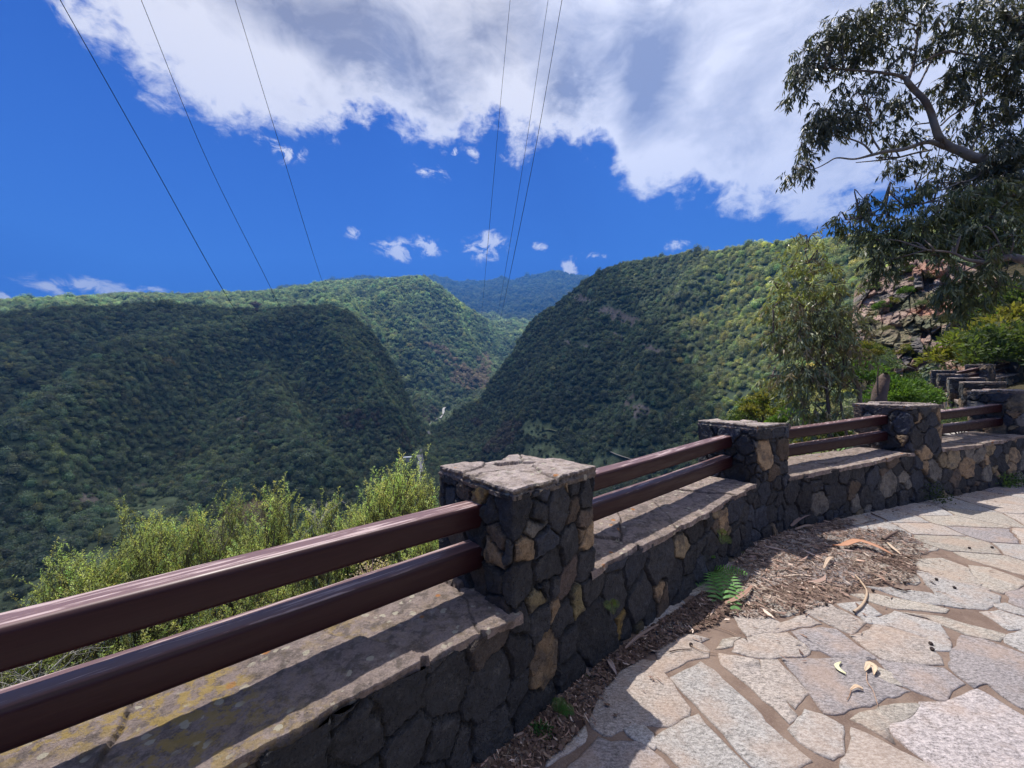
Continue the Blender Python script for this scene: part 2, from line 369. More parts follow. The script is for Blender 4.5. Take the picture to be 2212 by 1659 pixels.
# seeds of the stone pattern in (u, z relative to a 0.54 m coping)
d1, b1 = dirv(47.6), backv(47.6)
def face_uv(px, py):
    """photo pixel -> (u, z) on the near wall front or the pillar's left side; returns also scale"""
    q = ray(px, py); n = b1; k = (PIL[1]['FL']@n)/(q[:2]@n); p = q[:2]*k; u = (p-PIL[1]['FL'])@d1
    z = EYE+q[2]*k
    if u < 0 and z > .56:
        n = d1; k = (PIL[1]['FL']@n)/(q[:2]@n); p = q[:2]*k; u = -((p-PIL[1]['FL'])@b1); z = EYE+q[2]*k
    return u, z, k
TAN, BRN, DRK, GRY, BLU, GLD = (.31, .215, .125), (.115, .085, .062), (.043, .043, .046), (.20, .18, .15), (.046, .051, .064), (.38, .26, .09)
hand = []
def hp(lst, ox, oy, sc):
    for (x, y, r, c, asp, ang) in lst:
        px, py = (ox+x/sc)*.57604, (oy+y/sc)*.57604; u, z, k = face_uv(px, py)
        hand.append((u, z, r/sc*.57604*k/F*1.15, c, asp, ang))
hp([(1190, 540, 65, BLU, 1, 0), (1370, 690, 165, DRK, 1.4, 90), (885, 760, 235, DRK, 1.1, 90), (1165, 730, 80, DRK, 1.5, 90), (1525, 700, 75, BRN, 2, 75),
    (1670, 570, 95, DRK, 1.4, 90), (1545, 460, 60, DRK, 1, 0), (1500, 450, 26, TAN, 1, 0), (1130, 910, 60, GRY, 1.3, 20), (1640, 810, 85, BRN, 1, 0),
    (1690, 1010, 70, TAN, 1.7, 80), (1620, 960, 28, TAN, 1, 0), (1510, 1070, 120, DRK, 1.3, 90), (1215, 1060, 120, BLU, 1.1, 0), (1005, 1170, 110, TAN, 1.1, 60),
    (740, 1030, 100, BRN, 1.6, -20), (700, 1220, 100, TAN, 1.4, -60), (860, 1180, 60, DRK, 1.6, 90), (1280, 1300, 140, DRK, 1.1, 0), (1490, 1410, 120, (.10, .075, .065), 2.2, 60),
    (1670, 1290, 95, DRK, 1.4, 90), (960, 1500, 200, DRK, 1.2, 80), (1270, 1510, 75, DRK, 1, 0), (535, 560, 80, GLD, 1.2, 90), (385, 530, 90, BRN, 1.5, 90), (250, 560, 60, DRK, 1.5, 90),
    (320, 1040, 95, BRN, 1, 0), (520, 980, 105, DRK, 1, 0), (700, 1450, 110, DRK, 1, 0), (520, 1430, 90, BRN, 1, 0)], 1600, 1650, 2.766)
hp([(530, 190, 55, DRK, 1, 0), (425, 325, 45, (.16, .13, .07), 1.3, 20), (320, 480, 75, DRK, 1.7, 80), (450, 470, 85, DRK, 1.3, 80), (555, 400, 18, TAN, 2.4, 90),
    (620, 470, 90, DRK, 1, 0), (750, 320, 36, (.17, .14, .07), 1, 0), (850, 530, 165, DRK, 1.1, 60), (840, 230, 75, DRK, 1.2, 0), (1010, 260, 105, DRK, 1.4, 90), (1180, 290, 125, DRK, 1.2, 90),
    (1310, 190, 26, TAN, 3, 85), (1430, 150, 80, DRK, 1.3, 90), (1330, 380, 78, BRN, 1.6, 65), (1480, 270, 95, DRK, 1, 0), (1050, 520, 32, GLD, 1, 0), (1170, 560, 55, (.12, .10, .06), 1, 0),
    (980, 650, 90, DRK, 1.5, 60), (660, 650, 60, DRK, 1.4, 90), (490, 760, 135, TAN, 1.6, 80), (280, 700, 110, DRK, 1.2, 80), (110, 560, 150, (.07, .055, .045), 1.3, 30),
    (90, 950, 185, DRK, 1.2, 60), (300, 990, 80, DRK, 1.3, 70), (420, 1100, 120, DRK, 1.2, 10), (700, 850, 95, DRK, 1.2, 10), (80, 1290, 120, DRK, 1.2, 20)], 1800, 2100, 2.011)
hp([(280, 1330, 140, DRK, 1.2, 60), (510, 1290, 120, DRK, 1.2, 80), (110, 1500, 140, DRK, 1, 0), (330, 1560, 120, DRK, 1, 0), (470, 1520, 90, DRK, 1.4, 80), (60, 1380, 90, DRK, 1, 0), (370, 1330, 22, DRK, 2.5, 80)], 1280, 1600, 1.296)
# tan stones of the second bay and the next pillars: px, py, radius, colour, (bay plane found from geometry)
SEED = [(u, z, r, c, a_, g) for (u, z, r, c, a_, g) in hand]
def dart(u0, u1, z0, z1):
    global SEED
    A = np.array([(q[0], q[1], q[2]) for q in SEED])
    out = []
    for rr, tries in ((.125, 1500), (.10, 3500), (.07, 7000), (.045, 8000), (.028, 2500)):
        U = RNG.uniform(u0, u1, tries); Z = RNG.uniform(z0, z1, tries); RR = rr*RNG.uniform(.85, 1.15, tries)
        for u, z, r in zip(U, Z, RR):
            if u > .62 and z > 1.4: continue
            dd = np.hypot(A[:, 0]-u, A[:, 1]-z)
            hz = -.62 < u < 2.0 and z < 1.12
            if hz and rr < .04: continue
            if (dd > (1.02 if hz else .86)*(A[:, 2]+r)).all():
                A = np.vstack([A, (u, z, r)])
                q = RNG.random(); lite = .12 if u < 3.9 else (.20 if u < 5.4 else .42)
                if u < .7: lite = .05
                if q > lite: c = DRK if RNG.random() > .3 else BLU
                elif q > lite*.55: c = BRN if RNG.random() > .5 else GRY
                else: c = TAN if RNG.random() > .35 else (.26, .20, .12)
                out.append((u, z, r, c, RNG.uniform(1, 1.7), RNG.uniform(0, 180)))
    SEED += out
dart(-3.8, 26.5, -.2, 1.25)
SU = np.array([q[0] for q in SEED]); SZ = np.array([q[1] for q in SEED]); SR = np.array([q[2] for q in SEED]); SC = np.array([q[3] for q in SEED], float)
SA = np.array([q[4] for q in SEED]); SG = np.radians([q[5] for q in SEED])
SC = SC*RNG.uniform(.75, 1.3, (len(SC), 1)); SOFF = RNG.uniform(-.009, .009, len(SC)); STX = RNG.uniform(-.11, .11, len(SC)); STZ = RNG.uniform(-.11, .11, len(SC))
def stone_field(u, z, lo=None):
    """u, z arrays -> displacement, colour"""
    u = u.ravel(); z = z.ravel()
    P3 = np.stack([u, z, u*0], -1)
    uu = u+.022*fbm(P3*9, 3, 5)+.006*vnoise(P3*40, 9); zz = z+.022*fbm(P3*9+50, 3, 6)+.006*vnoise(P3*40+9, 8)
    disp = np.zeros(len(u)); col = np.zeros((len(u), 3))
    order = np.argsort(u); CH = 6000
    for k in range(0, len(u), CH):
        ix = order[k:k+CH]; sel = np.where((SU > u[ix].min()-.35) & (SU < u[ix].max()+.35))[0]
        du = uu[ix][:, None]-SU[sel]; dz = zz[ix][:, None]-SZ[sel]; c_, s_ = np.cos(SG[sel]), np.sin(SG[sel])
        a = (du*c_+dz*s_)/np.sqrt(SA[sel]); b = (-du*s_+dz*c_)*np.sqrt(SA[sel])
        dd = a*a+b*b-SR[sel]**2
        i1 = np.argmin(dd, 1); r_ = np.arange(len(ix)); m1 = dd[r_, i1].copy(); dd[r_, i1] = 9; i2 = np.argmin(dd, 1); m2 = dd[r_, i2]
        s1 = sel[i1]; s2 = sel[i2]; e = (m2-m1)/(2*np.hypot(SU[s1]-SU[s2], SZ[s1]-SZ[s2])+.01)
        e = e-.0015-.0045*vnoise(P3[ix]*18, 44)
        body = sstep(e, .0, .0075); m1 = np.sqrt(np.maximum(m1+SR[s1]**2, 0))/SR[s1]
        tilt = STX[s1]*(du[r_, i1])+STZ[s1]*(dz[r_, i1])
        disp[ix] = .013+body*(.021+SOFF[s1]+tilt)+sstep(e, .0, .02)*.004
        cc = SC[s1]; lum = cc.mean(1)
        st = sstep(fbm(P3[ix]*16+s1[:, None]*3.1, 4, 21), .05, .35)*(lum > .1)*.55   # dark stain on the pale stones
        cc = cc*(1-st[:, None])+np.array(DRK)*1.3*st[:, None]
        mort = np.array([.044, .039, .034])*(1+.5*fbm(P3[ix]*30, 2, 47))[:, None]
        col[ix] = mort*(1-body[:, None])+cc*body[:, None]
    disp += .010*fbm(P3*13, 4, 31, .6)+.0065*fbm(P3*45, 3, 33, .6)
    return disp, col
# ------------------------------------------------------------------ parapet wall
wall = empty('parapet_wall', (0, 1.69, 0))
tag(wall, 'low dark basalt parapet with square stone pillars and brown rails along the paved walkway', 'stone wall')
def coping_cells(L, Wd_, seed, size=.50):
    g = np.random.default_rng(seed); n = max(3, int(L*Wd_/(size*size)*1.5)); pts_ = []
    tries = 0
    while len(pts_) < n and tries < 4000:
        tries += 1; p = g.uniform((-.1, -.05), (L+.1, Wd_+.05))
        if all(math.hypot((p[0]-q[0])*.8, p[1]-q[1]) > size*.62 for q in pts_): pts_.append(p)
    return np.array(pts_), g.uniform(-.012, .012, (len(pts_), 1)), g.uniform(-.035, .035, (len(pts_), 2)), g.uniform(0, .03, len(pts_)), g.uniform(.8, 1.2, len(pts_))
def cell_eval(u, v, cells):
    C, off, tl, ovh, br = cells
    P3 = np.stack([u, v, u*0], -1); wu = u+.03*fbm(P3*6, 3, 61); wv = v+.03*fbm(P3*6+9, 3, 62)
    d = np.hypot(wu[:, None]-C[:, 0], wv[:, None]-C[:, 1]); i1 = d.argmin(1); r_ = np.arange(len(u)); m1 = d[r_, i1].copy(); d[r_, i1] = 9; m2 = d.min(1)
    e = (m2-m1)*.5; h = off[i1, 0]+tl[i1, 0]*(u-C[i1, 0])+tl[i1, 1]*(v-C[i1, 1])
    return i1, e, h
def section(k, A, B, zA, zB, sA, det, seed, thA, rails=True, label=None):
    """wall section between two front points A -> B, coping heights zA -> zB"""
    d = (B-A)/np.linalg.norm(B-A); A = A-d*.05; B = B+d*.05; sA = sA-.05; L = np.linalg.norm(B-A); b = np.array([-d[1], d[0]])
    nu = max(8, int(L/det)); bot = -.12
    u = np.linspace(0, L, nu); nz = max(6, int(.72/det)); zr = np.linspace(0, 1, nz)
    U, Zr = np.meshgrid(u, zr, indexing='ij'); zc = zA+(zB-zA)*U/L-.024
    base = A+d*U[..., None]; g0 = zg(base[..., 0], base[..., 1])+bot
    Z = g0+(zc-g0)*Zr; zrel = Z-(zA+(zB-zA)*U/L)+.54
    dp, col = stone_field(U+sA, zrel); dp = dp.reshape(U.shape)
    P = base-b*(dp-.034)[..., None]
    V = np.concatenate([P, Z[..., None]], -1).reshape(-1, 3); Fc = grid_faces(nu, nz)
    # back side, coarser
    nb = max(6, int(L/.05)); ub = np.linspace(0, L, nb); zb = np.linspace(0, 1, 34)
    U2, Z2 = np.meshgrid(ub, zb, indexing='ij'); zc2 = zA+(zB-zA)*U2/L-.045; Zz = -1.6+(zc2+1.6)*Z2
    dp2, col2 = stone_field(U2+sA+.4, np.mod(Zz, 1.1)); base2 = A+d*U2[..., None]+b*(WD-.03)+b*dp2.reshape(U2.shape)[..., None]
    V2 = np.concatenate([base2, Zz[..., None]], -1).reshape(-1, 3)
    sec = mesh_obj('wall_section', np.concatenate([V, V2]), np.concatenate([Fc, grid_faces(nb, 34)[:, ::-1]+len(V)]), M_STONE, wall, np.concatenate([col, col2]), False)
    if label: sec['label'] = label
    # coping
    dc = det*1.0; nu = max(8, int(L/dc)); nv = max(10, int((WD+.05)/dc)); u = np.linspace(0, L, nu)
    cells = coping_cells(L, WD, seed)
    vt = np.concatenate([[-2, -1, -.5], np.linspace(0, 1, nv), [1.5, 2.]])
    U, Vt = np.meshgrid(u, vt, indexing='ij')
    i_f, e_f, _ = cell_eval(u, np.full_like(u, .06), cells)
    P3 = np.stack([u, u*0, u*0], -1)
    front = -.004-cells[3][i_f]*.6-.014*fbm(P3*13, 5, seed, .65)-.012*vnoise(P3*4, seed+2)+.022*(1-sstep(e_f, 0, .012))
    thick = .050+.008*vnoise(P3*6, seed+4)
    vv = np.clip(Vt, 0, 1)*(WD+.02-front[:, None])+front[:, None]
    i1, e, h = cell_eval(U.ravel(), vv.ravel(), cells)
    Pp = np.stack([U.ravel(), vv.ravel(), U.ravel()*0], -1)
    hh = h+.007*fbm(Pp*9, 4, 71)+.004*fbm(Pp*45, 3, 72)-.009*(1-sstep(e, 0, .008))*sstep(fbm(Pp*5, 2, 77), -.35, .0)
    hh = hh.reshape(U.shape)
    zz = zA+(zB-zA)*U/L+hh
    zz = np.where(Vt == -.5, zz-.005, zz); zz = np.where(Vt == -1, zz-thick[:, None]*.75, zz); zz = np.where(Vt == -2, zz-thick[:, None], zz)
    v2 = np.where(Vt == -.5, vv-.002, vv); v2 = np.where(Vt == -1, vv+.002+.012*vnoise(np.stack([U*9, U*0, U*0], -1), 5), v2); v2 = np.where(Vt == -2, np.maximum(vv+.03, .02), v2)
    zz = np.where(Vt == 1.5, zz-.06, zz); zz = np.where(Vt == 2., zz-.07, zz); v2 = np.where(Vt == 2., vv-.05, v2)
    Pxy = A+d*U[..., None]+b*v2[..., None]
    c0 = np.array([.34, .27, .24])*cells[4][i1][:, None]; g = sstep(e, 0, .010)[:, None]; c0 = c0*(.35+.65*g)
    mesh_obj('coping', np.concatenate([Pxy, zz[..., None]], -1).reshape(-1, 3), grid_faces(nu, len(vt)), M_COPE, sec, c0, False)
    if not rails: return
    for lo, hi in ((.313, .427), (.115, .230)):
        beam(A, B, zA, zB, lo, hi, d, b, .03 if k == 0 else 0.)
def beam(A, B, zA, zB, lo, hi, d, b, skew=0.):
    w0, w1 = .217, .335; rad = .022
    prof = []
    for (cx_, cy_, a0) in ((w1-rad, lo+rad, -90), (w1-rad, hi-rad, 0), (w0+rad, hi-rad, 90), (w0+rad, lo+rad, 180)):
        for t in np.linspace(0, 90, 6):
            prof.append((cx_+rad*math.cos(R(a0+t)), cy_+rad*math.sin(R(a0+t))))
    prof = np.array(prof); n = 40; L = np.linalg.norm(B-A); us = np.linspace(-.04, L+.04, n); V = []
    for q in us:
        p = A+d*q+b*skew*(1-q/L); zz = zA+(zB-zA)*q/L; wob = .0025*math.sin(q*2.3+lo*9)
        V.append(np.column_stack([p[0]+b[0]*(prof[:, 0]+wob), p[1]+b[1]*(prof[:, 0]+wob), zz+prof[:, 1]+wob]))
    V = np.concatenate(V); k = len(prof); i = np.arange(n-1)[:, None]; j = np.arange(k)[None, :]; jn = (j+1) % k
    Fc = np.stack([i*k+j, i*k+jn, (i+1)*k+jn, (i+1)*k+j], -1).reshape(-1, 4)
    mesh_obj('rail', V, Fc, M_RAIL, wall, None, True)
def pillar(p, seed, label=None):
    th = p['th']; d, b = dirv(th), backv(th); w = p['w']; det = p['det']; FL = p['FL']
    per = [(-PD, FL+b*PD, -b, -d), (0, FL, d, -b), (w, FL+d*w, b, d), (w+PD, FL+d*w+b*PD, -d, b)]
    lens = [PD, w, PD, w]; us = []; pos = []; nor = []
    for (u0, o_, t_, n_), L_ in zip(per, lens):
        m = max(6, int(L_/det)); q = np.linspace(0, L_, m, endpoint=False); cr = .035
        prev = np.clip(1-q/cr, 0, 1); nxt = np.clip(1-(L_-q)/cr, 0, 1)
        n2 = n_[None]+(-t_)[None]*prev[:, None]*1.0+t_[None]*nxt[:, None]*1.0; n2 /= np.linalg.norm(n2, axis=1)[:, None]
        inset = .012*(prev**2+nxt**2)
        us.append(u0+q); pos.append(o_+t_[None]*q[:, None]-n2*inset[:, None]); nor.append(n2)
    us, pos, nor = np.concatenate(us), np.concatenate(pos), np.concatenate(nor); nu = len(us)
    zb = float(zg(*FL))-.12; zt = p['zt']-.034; nz = int((zt-zb)/det)+2; z = np.linspace(zb, zt, nz)
    U, Z = np.meshgrid(us, z, indexing='ij'); zrel = Z-p['zc']+.54
    dp, col = stone_field(U+p['s'], zrel); dp = dp.reshape(U.shape)-.032
    Pxy = pos[:, None, :]+nor[:, None, :]*dp[..., None]
    o = mesh_obj('pillar', np.concatenate([Pxy, Z[..., None]], -1).reshape(-1, 3), grid_faces(nu, nz, True), M_STONE, wall, col, False)
    if label: o['label'] = label
    # cap of irregular flat plates
    n = max(14, int(.66/det/.9)); a = np.linspace(0, 1, n); Aa, Bb = np.meshgrid(a, a, indexing='ij')
    ox = -.022+0*Aa; P2 = np.stack([Aa*3+seed, Bb*3, Aa*0], -1)
    def ed(co, k): q = np.stack([co*5+seed*3.3, co*0+k, co*0], -1); return .001+.012*fbm(q*1.6, 4, seed+k)+.005*np.sign(vnoise(q*1.3, seed+k+9))
    x = -ed(Bb, 1)*(1-Aa)+Aa*(w+ed(Bb, 2)); y = -ed(Aa, 3)*(1-Bb)+Bb*(PD+ed(Aa, 4))
    g = np.random.default_rng(seed); K = 8; C = g.uniform((0, 0), (w, PD), (K, 2)); hs_ = g.choice([-.014, -.004, .0, .006, .014], K); tl = g.uniform(-.02, .02, (K, 2))
    xw = x+.03*fbm(P2*2, 3, 81); yw = y+.03*fbm(P2*2+7, 3, 82)
    dd = np.hypot(xw[..., None]-C[:, 0], (yw[..., None]-C[:, 1])*1.5); i1 = dd.argmin(-1); m1 = np.take_along_axis(dd, i1[..., None], -1)[..., 0]; np.put_along_axis(dd, i1[..., None], 9, -1); e = (dd.min(-1)-m1)*.5
    h = hs_[i1]+tl[i1, 0]*(x-C[i1, 0])+tl[i1, 1]*(y-C[i1, 1])-.010*(1-sstep(e, 0, .008))+.004*fbm(P2*6, 4, 91)
    z0 = p['zt']
    top = np.stack([FL[0]+d[0]*x+b[0]*y, FL[1]+d[1]*x+b[1]*y, z0+h], -1).reshape(-1, 3)
    Fc = grid_faces(n, n)
    ring = [i*n for i in range(n)]+[(n-1)*n+j for j in range(1, n)]+[i*n+n-1 for i in range(n-2, -1, -1)]+[j for j in range(n-2, 0, -1)]
    ring = np.array(ring); ctr = FL+d*w/2+b*PD/2; low = []
    for kk, (dz, ins) in enumerate(((-.010, -.004), (-.026, .006), (-.030, -.006), (-.052, .004), (-.056, .05))):
        q = top[ring].copy(); v_ = q[:, :2]-ctr; L_ = np.linalg.norm(v_, axis=1)[:, None]
        jit = .006*vnoise(np.stack([np.arange(len(ring))*.35, np.full(len(ring), kk*3.), np.zeros(len(ring))], -1), seed)[:, None]
        q[:, :2] -= v_/L_*(ins+jit); q[:, 2] = z0+h.reshape(-1)[ring]*(1. if kk < 2 else .3)+dz; low.append(q)
    V = np.concatenate([top]+low); m = len(ring); base = n*n; FF = [Fc]; prev = ring
    for kk in range(5):
        cur = base+kk*m+np.arange(m); FF.append(np.stack([prev, np.roll(prev, -1), np.roll(cur, -1), cur], -1)[:, ::-1]); prev = cur
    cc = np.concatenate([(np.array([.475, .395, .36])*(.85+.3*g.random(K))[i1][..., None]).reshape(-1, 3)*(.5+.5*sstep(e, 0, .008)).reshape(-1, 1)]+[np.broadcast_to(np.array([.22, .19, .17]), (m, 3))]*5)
    mesh_obj('cap', V, np.concatenate(FF), M_COPE, o, cc, False)
plab = {1: 'nearest pillar of black basalt with one large tan stone below and a broken slab cap', 2: 'second pillar with thin pale tan stones on its dark front', 3: 'third pillar with several ochre and grey stones below its cap',
        4: 'pillar cut by the right edge with a large ochre block'}
for i, p in enumerate(PIL): pillar(p, 40+i, plab.get(i))
for i in range(len(PIL)-1):
    a, b = PIL[i], PIL[i+1]
    section(i, a['FR'], b['FL'], a['zc'], b['zc'], a['s']+a['w'], max(a['det'] if i else .0085, .0085) if i < 4 else .035, 100+i, a['th'])
section(20, PIL[-1]['FR'], END, PIL[-1]['zc'], 2.3, PIL[-1]['s']+.62, .04, 130, 70)
A0 = PIL[0]['FL']-dirv(47.6)*1.5
section(21, A0, PIL[0]['FL'], .54, .54, PIL[0]['s']-1.5, .03, 131, 47.6)
#PART2
# ------------------------------------------------------------------ walkway
def wpt(px, py, dz=0.):
    q = ray(px, py); k = EYE/max(1e-3, -q[2])
    for _ in range(12): k = (EYE-float(zg(q[0]*k, k))-dz)/max(1e-3, -q[2])
    return np.array([q[0]*k, k])
line = []
for p in PIL: line += [p['FL'], p['FR']]
line = np.array([PIL[0]['FL']-dirv(47.6)*1.6]+line+[END])
seg = np.linalg.norm(np.diff(line, axis=0), axis=1); cum = np.concatenate([[0], np.cumsum(seg)])
def lerp_line(s_): return np.stack([np.interp(s_, cum, line[:, 0]), np.interp(s_, cum, line[:, 1])], -1)
ss = np.linspace(0, cum[-1], 220); base = lerp_line(ss)
tn = np.gradient(base, axis=0); tn /= np.linalg.norm(tn, axis=1)[:, None]
for _ in range(30): tn[1:-1] = (tn[:-2]+tn[1:-1]*2+tn[2:])/4
tn /= np.linalg.norm(tn, axis=1)[:, None]; nr = np.stack([tn[:, 1], -tn[:, 0]], -1)
off = np.concatenate([[-.25], np.linspace(0, 1, 30)**1.5*5.5])
Pg = base[:, None]+nr[:, None]*off[None, :, None]; Zg = zg(Pg[..., 0], Pg[..., 1])
Vp = np.concatenate([Pg, Zg[..., None]], -1).reshape(-1, 3)
fp = mesh_obj('walkway', Vp, grid_faces(220, 31), M_MORT, None, None, True); tag(fp, kind='structure')
def inst_poly(acc, poly, col, th=.007, grow=0.):
    """raised slab with a chamfered rim from a world xy polygon"""
    P_ = np.array(poly, float); n0 = len(P_); c = P_.mean(0); v = P_-c; P_ = c+v*(1+grow/np.linalg.norm(v, axis=1)[:, None])
    # subdivide + roughen the outline
    out = []
    for i in range(n0):
        a, b = P_[i], P_[(i+1) % n0]; L = np.linalg.norm(b-a); m = max(1, int(L/.035))
        for t in range(m): out.append(a+(b-a)*t/m)
    P_ = np.array(out); c = P_.mean(0); q = np.concatenate([P_*7, np.zeros((len(P_), 1))], 1)
    P_ = P_+np.stack([vnoise(q*2.4, 3), vnoise(q*2.4, 4)], -1)*.009
    v = P_-c; L = np.linalg.norm(v, axis=1)[:, None]; inn = c+v*(1-.010/np.maximum(L, .05)); n = len(P_)
    tilt = RNG.uniform(-.006, .006, 2)
    def zz(X, h): return zg(X[:, 0], X[:, 1])+h+(X-c)@tilt
    V = np.concatenate([np.column_stack([P_, zz(P_, -.004)]), np.column_stack([P_, zz(P_, th*.6)]), np.column_stack([inn, zz(inn, th)])])
    i = np.arange(n); j = (i+1) % n
    Fq = np.concatenate([np.stack([i, j, j+n, i+n], -1), np.stack([i+n, j+n, j+2*n, i+2*n], -1)])
    import mathutils
    tri = mathutils.geometry.tessellate_polygon([[Vector((x, y, 0)) for x, y in inn]])
    T_ = np.array([[t[0]+2*n, t[1]+2*n, t[2]+2*n, t[2]+2*n] for t in tri])
    acc[0].append(V); acc[1].append(Fq+acc[3]); acc[4].append(T_[:, :3]+acc[3]); acc[2].append(np.broadcast_to(col, (len(V), 3))); acc[3] += len(V)
def XA(x, y): return ((1800+x/2.011)*.57604, (2100+y/2.011)*.57604)
def XB(x, y): return ((2740+x/2.011)*.57604, (2100+y/2.011)*.57604)
GR, PK, PU, YL = (.35, .325, .305), (.36, .31, .275), (.27, .24, .235), (.35, .31, .265)
A_, B_ = 'A', 'B'
slabs = [
 (PK, A_, [(825,1200),(900,1070),(1060,845),(1230,765),(1345,772),(1390,860),(1470,990),(1560,1120),(1550,1170),(1400,1240),(1260,1235),(1120,1265),(1000,1325),(940,1318),(860,1250)]),
 (PK, A_, [(1345,705),(1400,640),(1500,570),(1600,575),(1720,600),(1660,630),(1722,690),(1700,732),(1560,755),(1500,805),(1400,848),(1372,800)]),
 (GR, A_, [(1450,900),(1590,830),(1665,778),(1760,840),(1890,960),(2040,1110),(2190,1270),(2340,1400),(2490,1515),(2370,1555),(2170,1569),(2030,1545),(1950,1450),(1890,1375),(1790,1240),(1630,1090),(1500,970)]),
 (GR, A_, [(1310,1370),(1440,1275),(1640,1170),(1700,1250),(1850,1420),(2010,1575),(1980,1660),(1620,1660),(1440,1480),(1330,1410)]),
 (PU, A_, [(700,1560),(800,1450),(900,1340),(1000,1395),(1200,1385),(1290,1460),(1335,1490),(1420,1569),(1380,1660),(620,1660)]),
 (GR, A_, [(1110,1290),(1170,1260),(1230,1266),(1280,1320),(1300,1390),(1280,1410),(1200,1370),(1130,1330)]),
 (GR, A_, [(720,1330),(790,1258),(785,1340),(760,1390),(620,1475),(540,1540),(500,1560),(520,1510),(640,1425)]),
 (PK, A_, [(1905,692),(1950,620),(2070,580),(2300,552),(2370,600),(2450,650),(2480,682),(2430,730),(2310,720),(2190,745),(2040,732)]),
 (PK, A_, [(1900,400),(2100,385),(2230,460),(2330,520),(2180,550),(2020,572),(1960,500)]),
 (YL, A_, [(1780,670),(1830,605),(1955,592),(1885,642)]),
 (PK, A_, [(1805,715),(1900,738),(2050,756),(2090,768),(2130,900),(2240,1010),(2372,1160),(2300,1212),(2190,1105),(2040,950),(1890,835),(1835,790)]),
 (PK, B_, [(222,765),(360,768),(430,862),(588,1003),(495,1075),(480,1110),(370,1020),(262,890)]),
 (PU, B_, [(405,760),(500,757),(800,752),(1010,752),(1090,850),(1190,930),(1340,998),(1160,1040),(970,1100),(850,1150),(720,1158),(645,1060),(600,985),(480,860)]),
 (PU, B_, [(465,545),(650,522),(790,528),(950,650),(1088,746),(900,742),(760,728),(680,690),(600,680),(560,630)]),
 (PU, B_, [(1110,762),(1250,782),(1600,830),(1730,930),(1600,1048),(1560,1056),(1400,1000),(1240,900)]),
 (PU, B_, [(1740,577),(1900,602),(2212,722),(2400,800),(2400,1200),(2212,1130),(2030,1010),(1940,932),(1830,962),(1722,882),(1680,820),(1670,740)]),
 ((.37,.325,.315), B_, [(1220,1250),(1440,1170),(1460,1095),(1560,1090),(1750,1040),(1840,977),(2000,1060),(2212,1200),(2420,1330),(2420,1660),(1560,1660),(1450,1500),(1240,1330)]),
 (YL, B_, [(910,1200),(1130,1122),(1400,1100),(1440,1112),(1400,1170),(1240,1222),(1195,1290),(1240,1370),(1100,1300)]),
 (GR, B_, [(935,1292),(1150,1382),(1480,1560),(1540,1660),(820,1660),(870,1520),(910,1440)]),
 (GR, B_, [(455,1280),(480,1230),(550,1192),(560,1132),(700,1182),(840,1262),(820,1340),(840,1450),(780,1508),(640,1450),(520,1370)]),
 (GR, B_, [(1110,442),(1250,397),(1560,480),(1640,588),(1480,578),(1250,520)]),
 (PK, B_, [(920,572),(1060,532),(1090,484),(1280,540),(1488,592),(1590,793),(1400,788),(1150,753),(1050,690)]),
 (GR, B_, [(1492,582),(1640,602),(1658,688),(1540,688)]),
 (PK, B_, [(600,302),(750,342),(1008,470),(900,558),(780,500),(560,402)]),
 (PK, B_, [(350,482),(560,422),(678,490),(480,518),(370,530)]),
 (GR, B_, [(820,342),(1000,322),(1118,408),(1000,438)]),
 (GR, B_, [(1910,402),(2030,387),(2300,470),(2360,510),(2090,528)]),
 (YL, B_, [(910,262),(1100,262),(1500,342),(1648,380),(1600,398),(1250,368),(1120,338)]),
 (GR, B_, [(1040,207),(1200,212),(1500,252),(1758,368),(1400,320),(1250,270)]),
 (GR, B_, [(1390,82),(1600,132),(1900,222),(2018,272),(2008,320),(1900,373),(1800,368),(1560,268)]),
 (YL, B_, [(1360,2),(1600,-8),(1788,62),(1878,188),(1700,168),(1450,80)]),
 (YL, B_, [(1802,42),(1950,62),(2198,152),(2208,180),(2060,258),(1892,198)]),
 (YL, B_, [(1300,402),(1600,442),(2058,560),(2010,618),(1740,552),(1500,450)]),
 (GR, B_, [(2072,582),(2212,524),(2330,505),(2400,780),(2200,690),(2080,630)]),
 (PU, B_, [(2092,252),(2212,212),(2330,200),(2360,390),(2212,370),(2110,322)]),
]
acc = [[], [], [], 0, []]; traced = []
for col, fr, poly in slabs:
    X = XA if fr == A_ else XB
    wp = [wpt(*X(*q)) for q in poly]; traced.append(np.array(wp))
    inst_poly(acc, wp, np.array(col)*RNG.uniform(.92, 1.08), grow=.013)
# the rest of the floor: cells of a Voronoi pattern, clipped half-plane by half-plane
def in_poly(p, P_):
    x, y = p; c = False; j = len(P_)-1
    for i in range(len(P_)):
        if (P_[i][1] > y) != (P_[j][1] > y) and x < (P_[j][0]-P_[i][0])*(y-P_[i][1])/(P_[j][1]-P_[i][1])+P_[i][0]: c = not c
        j = i
    return c
st_pts = []; st_real = []
for P_ in traced:                                   # silent seeds just inside each traced slab keep its neighbours clear
    c = P_.mean(0)
    for i in range(len(P_)):
        a, b = P_[i], P_[(i+1) % len(P_)]; m = max(1, int(np.linalg.norm(b-a)/.12))
        for t in range(m):
            q = a+(b-a)*t/m; v = c-q; st_pts.append(q+v/np.linalg.norm(v)*.05); st_real.append(False)
g = np.random.default_rng(5); kept = [np.array(q) for q in st_pts]; KA = np.array(kept)
ext = np.array([PIL[0]['FL']-dirv(47.6)*1.6])
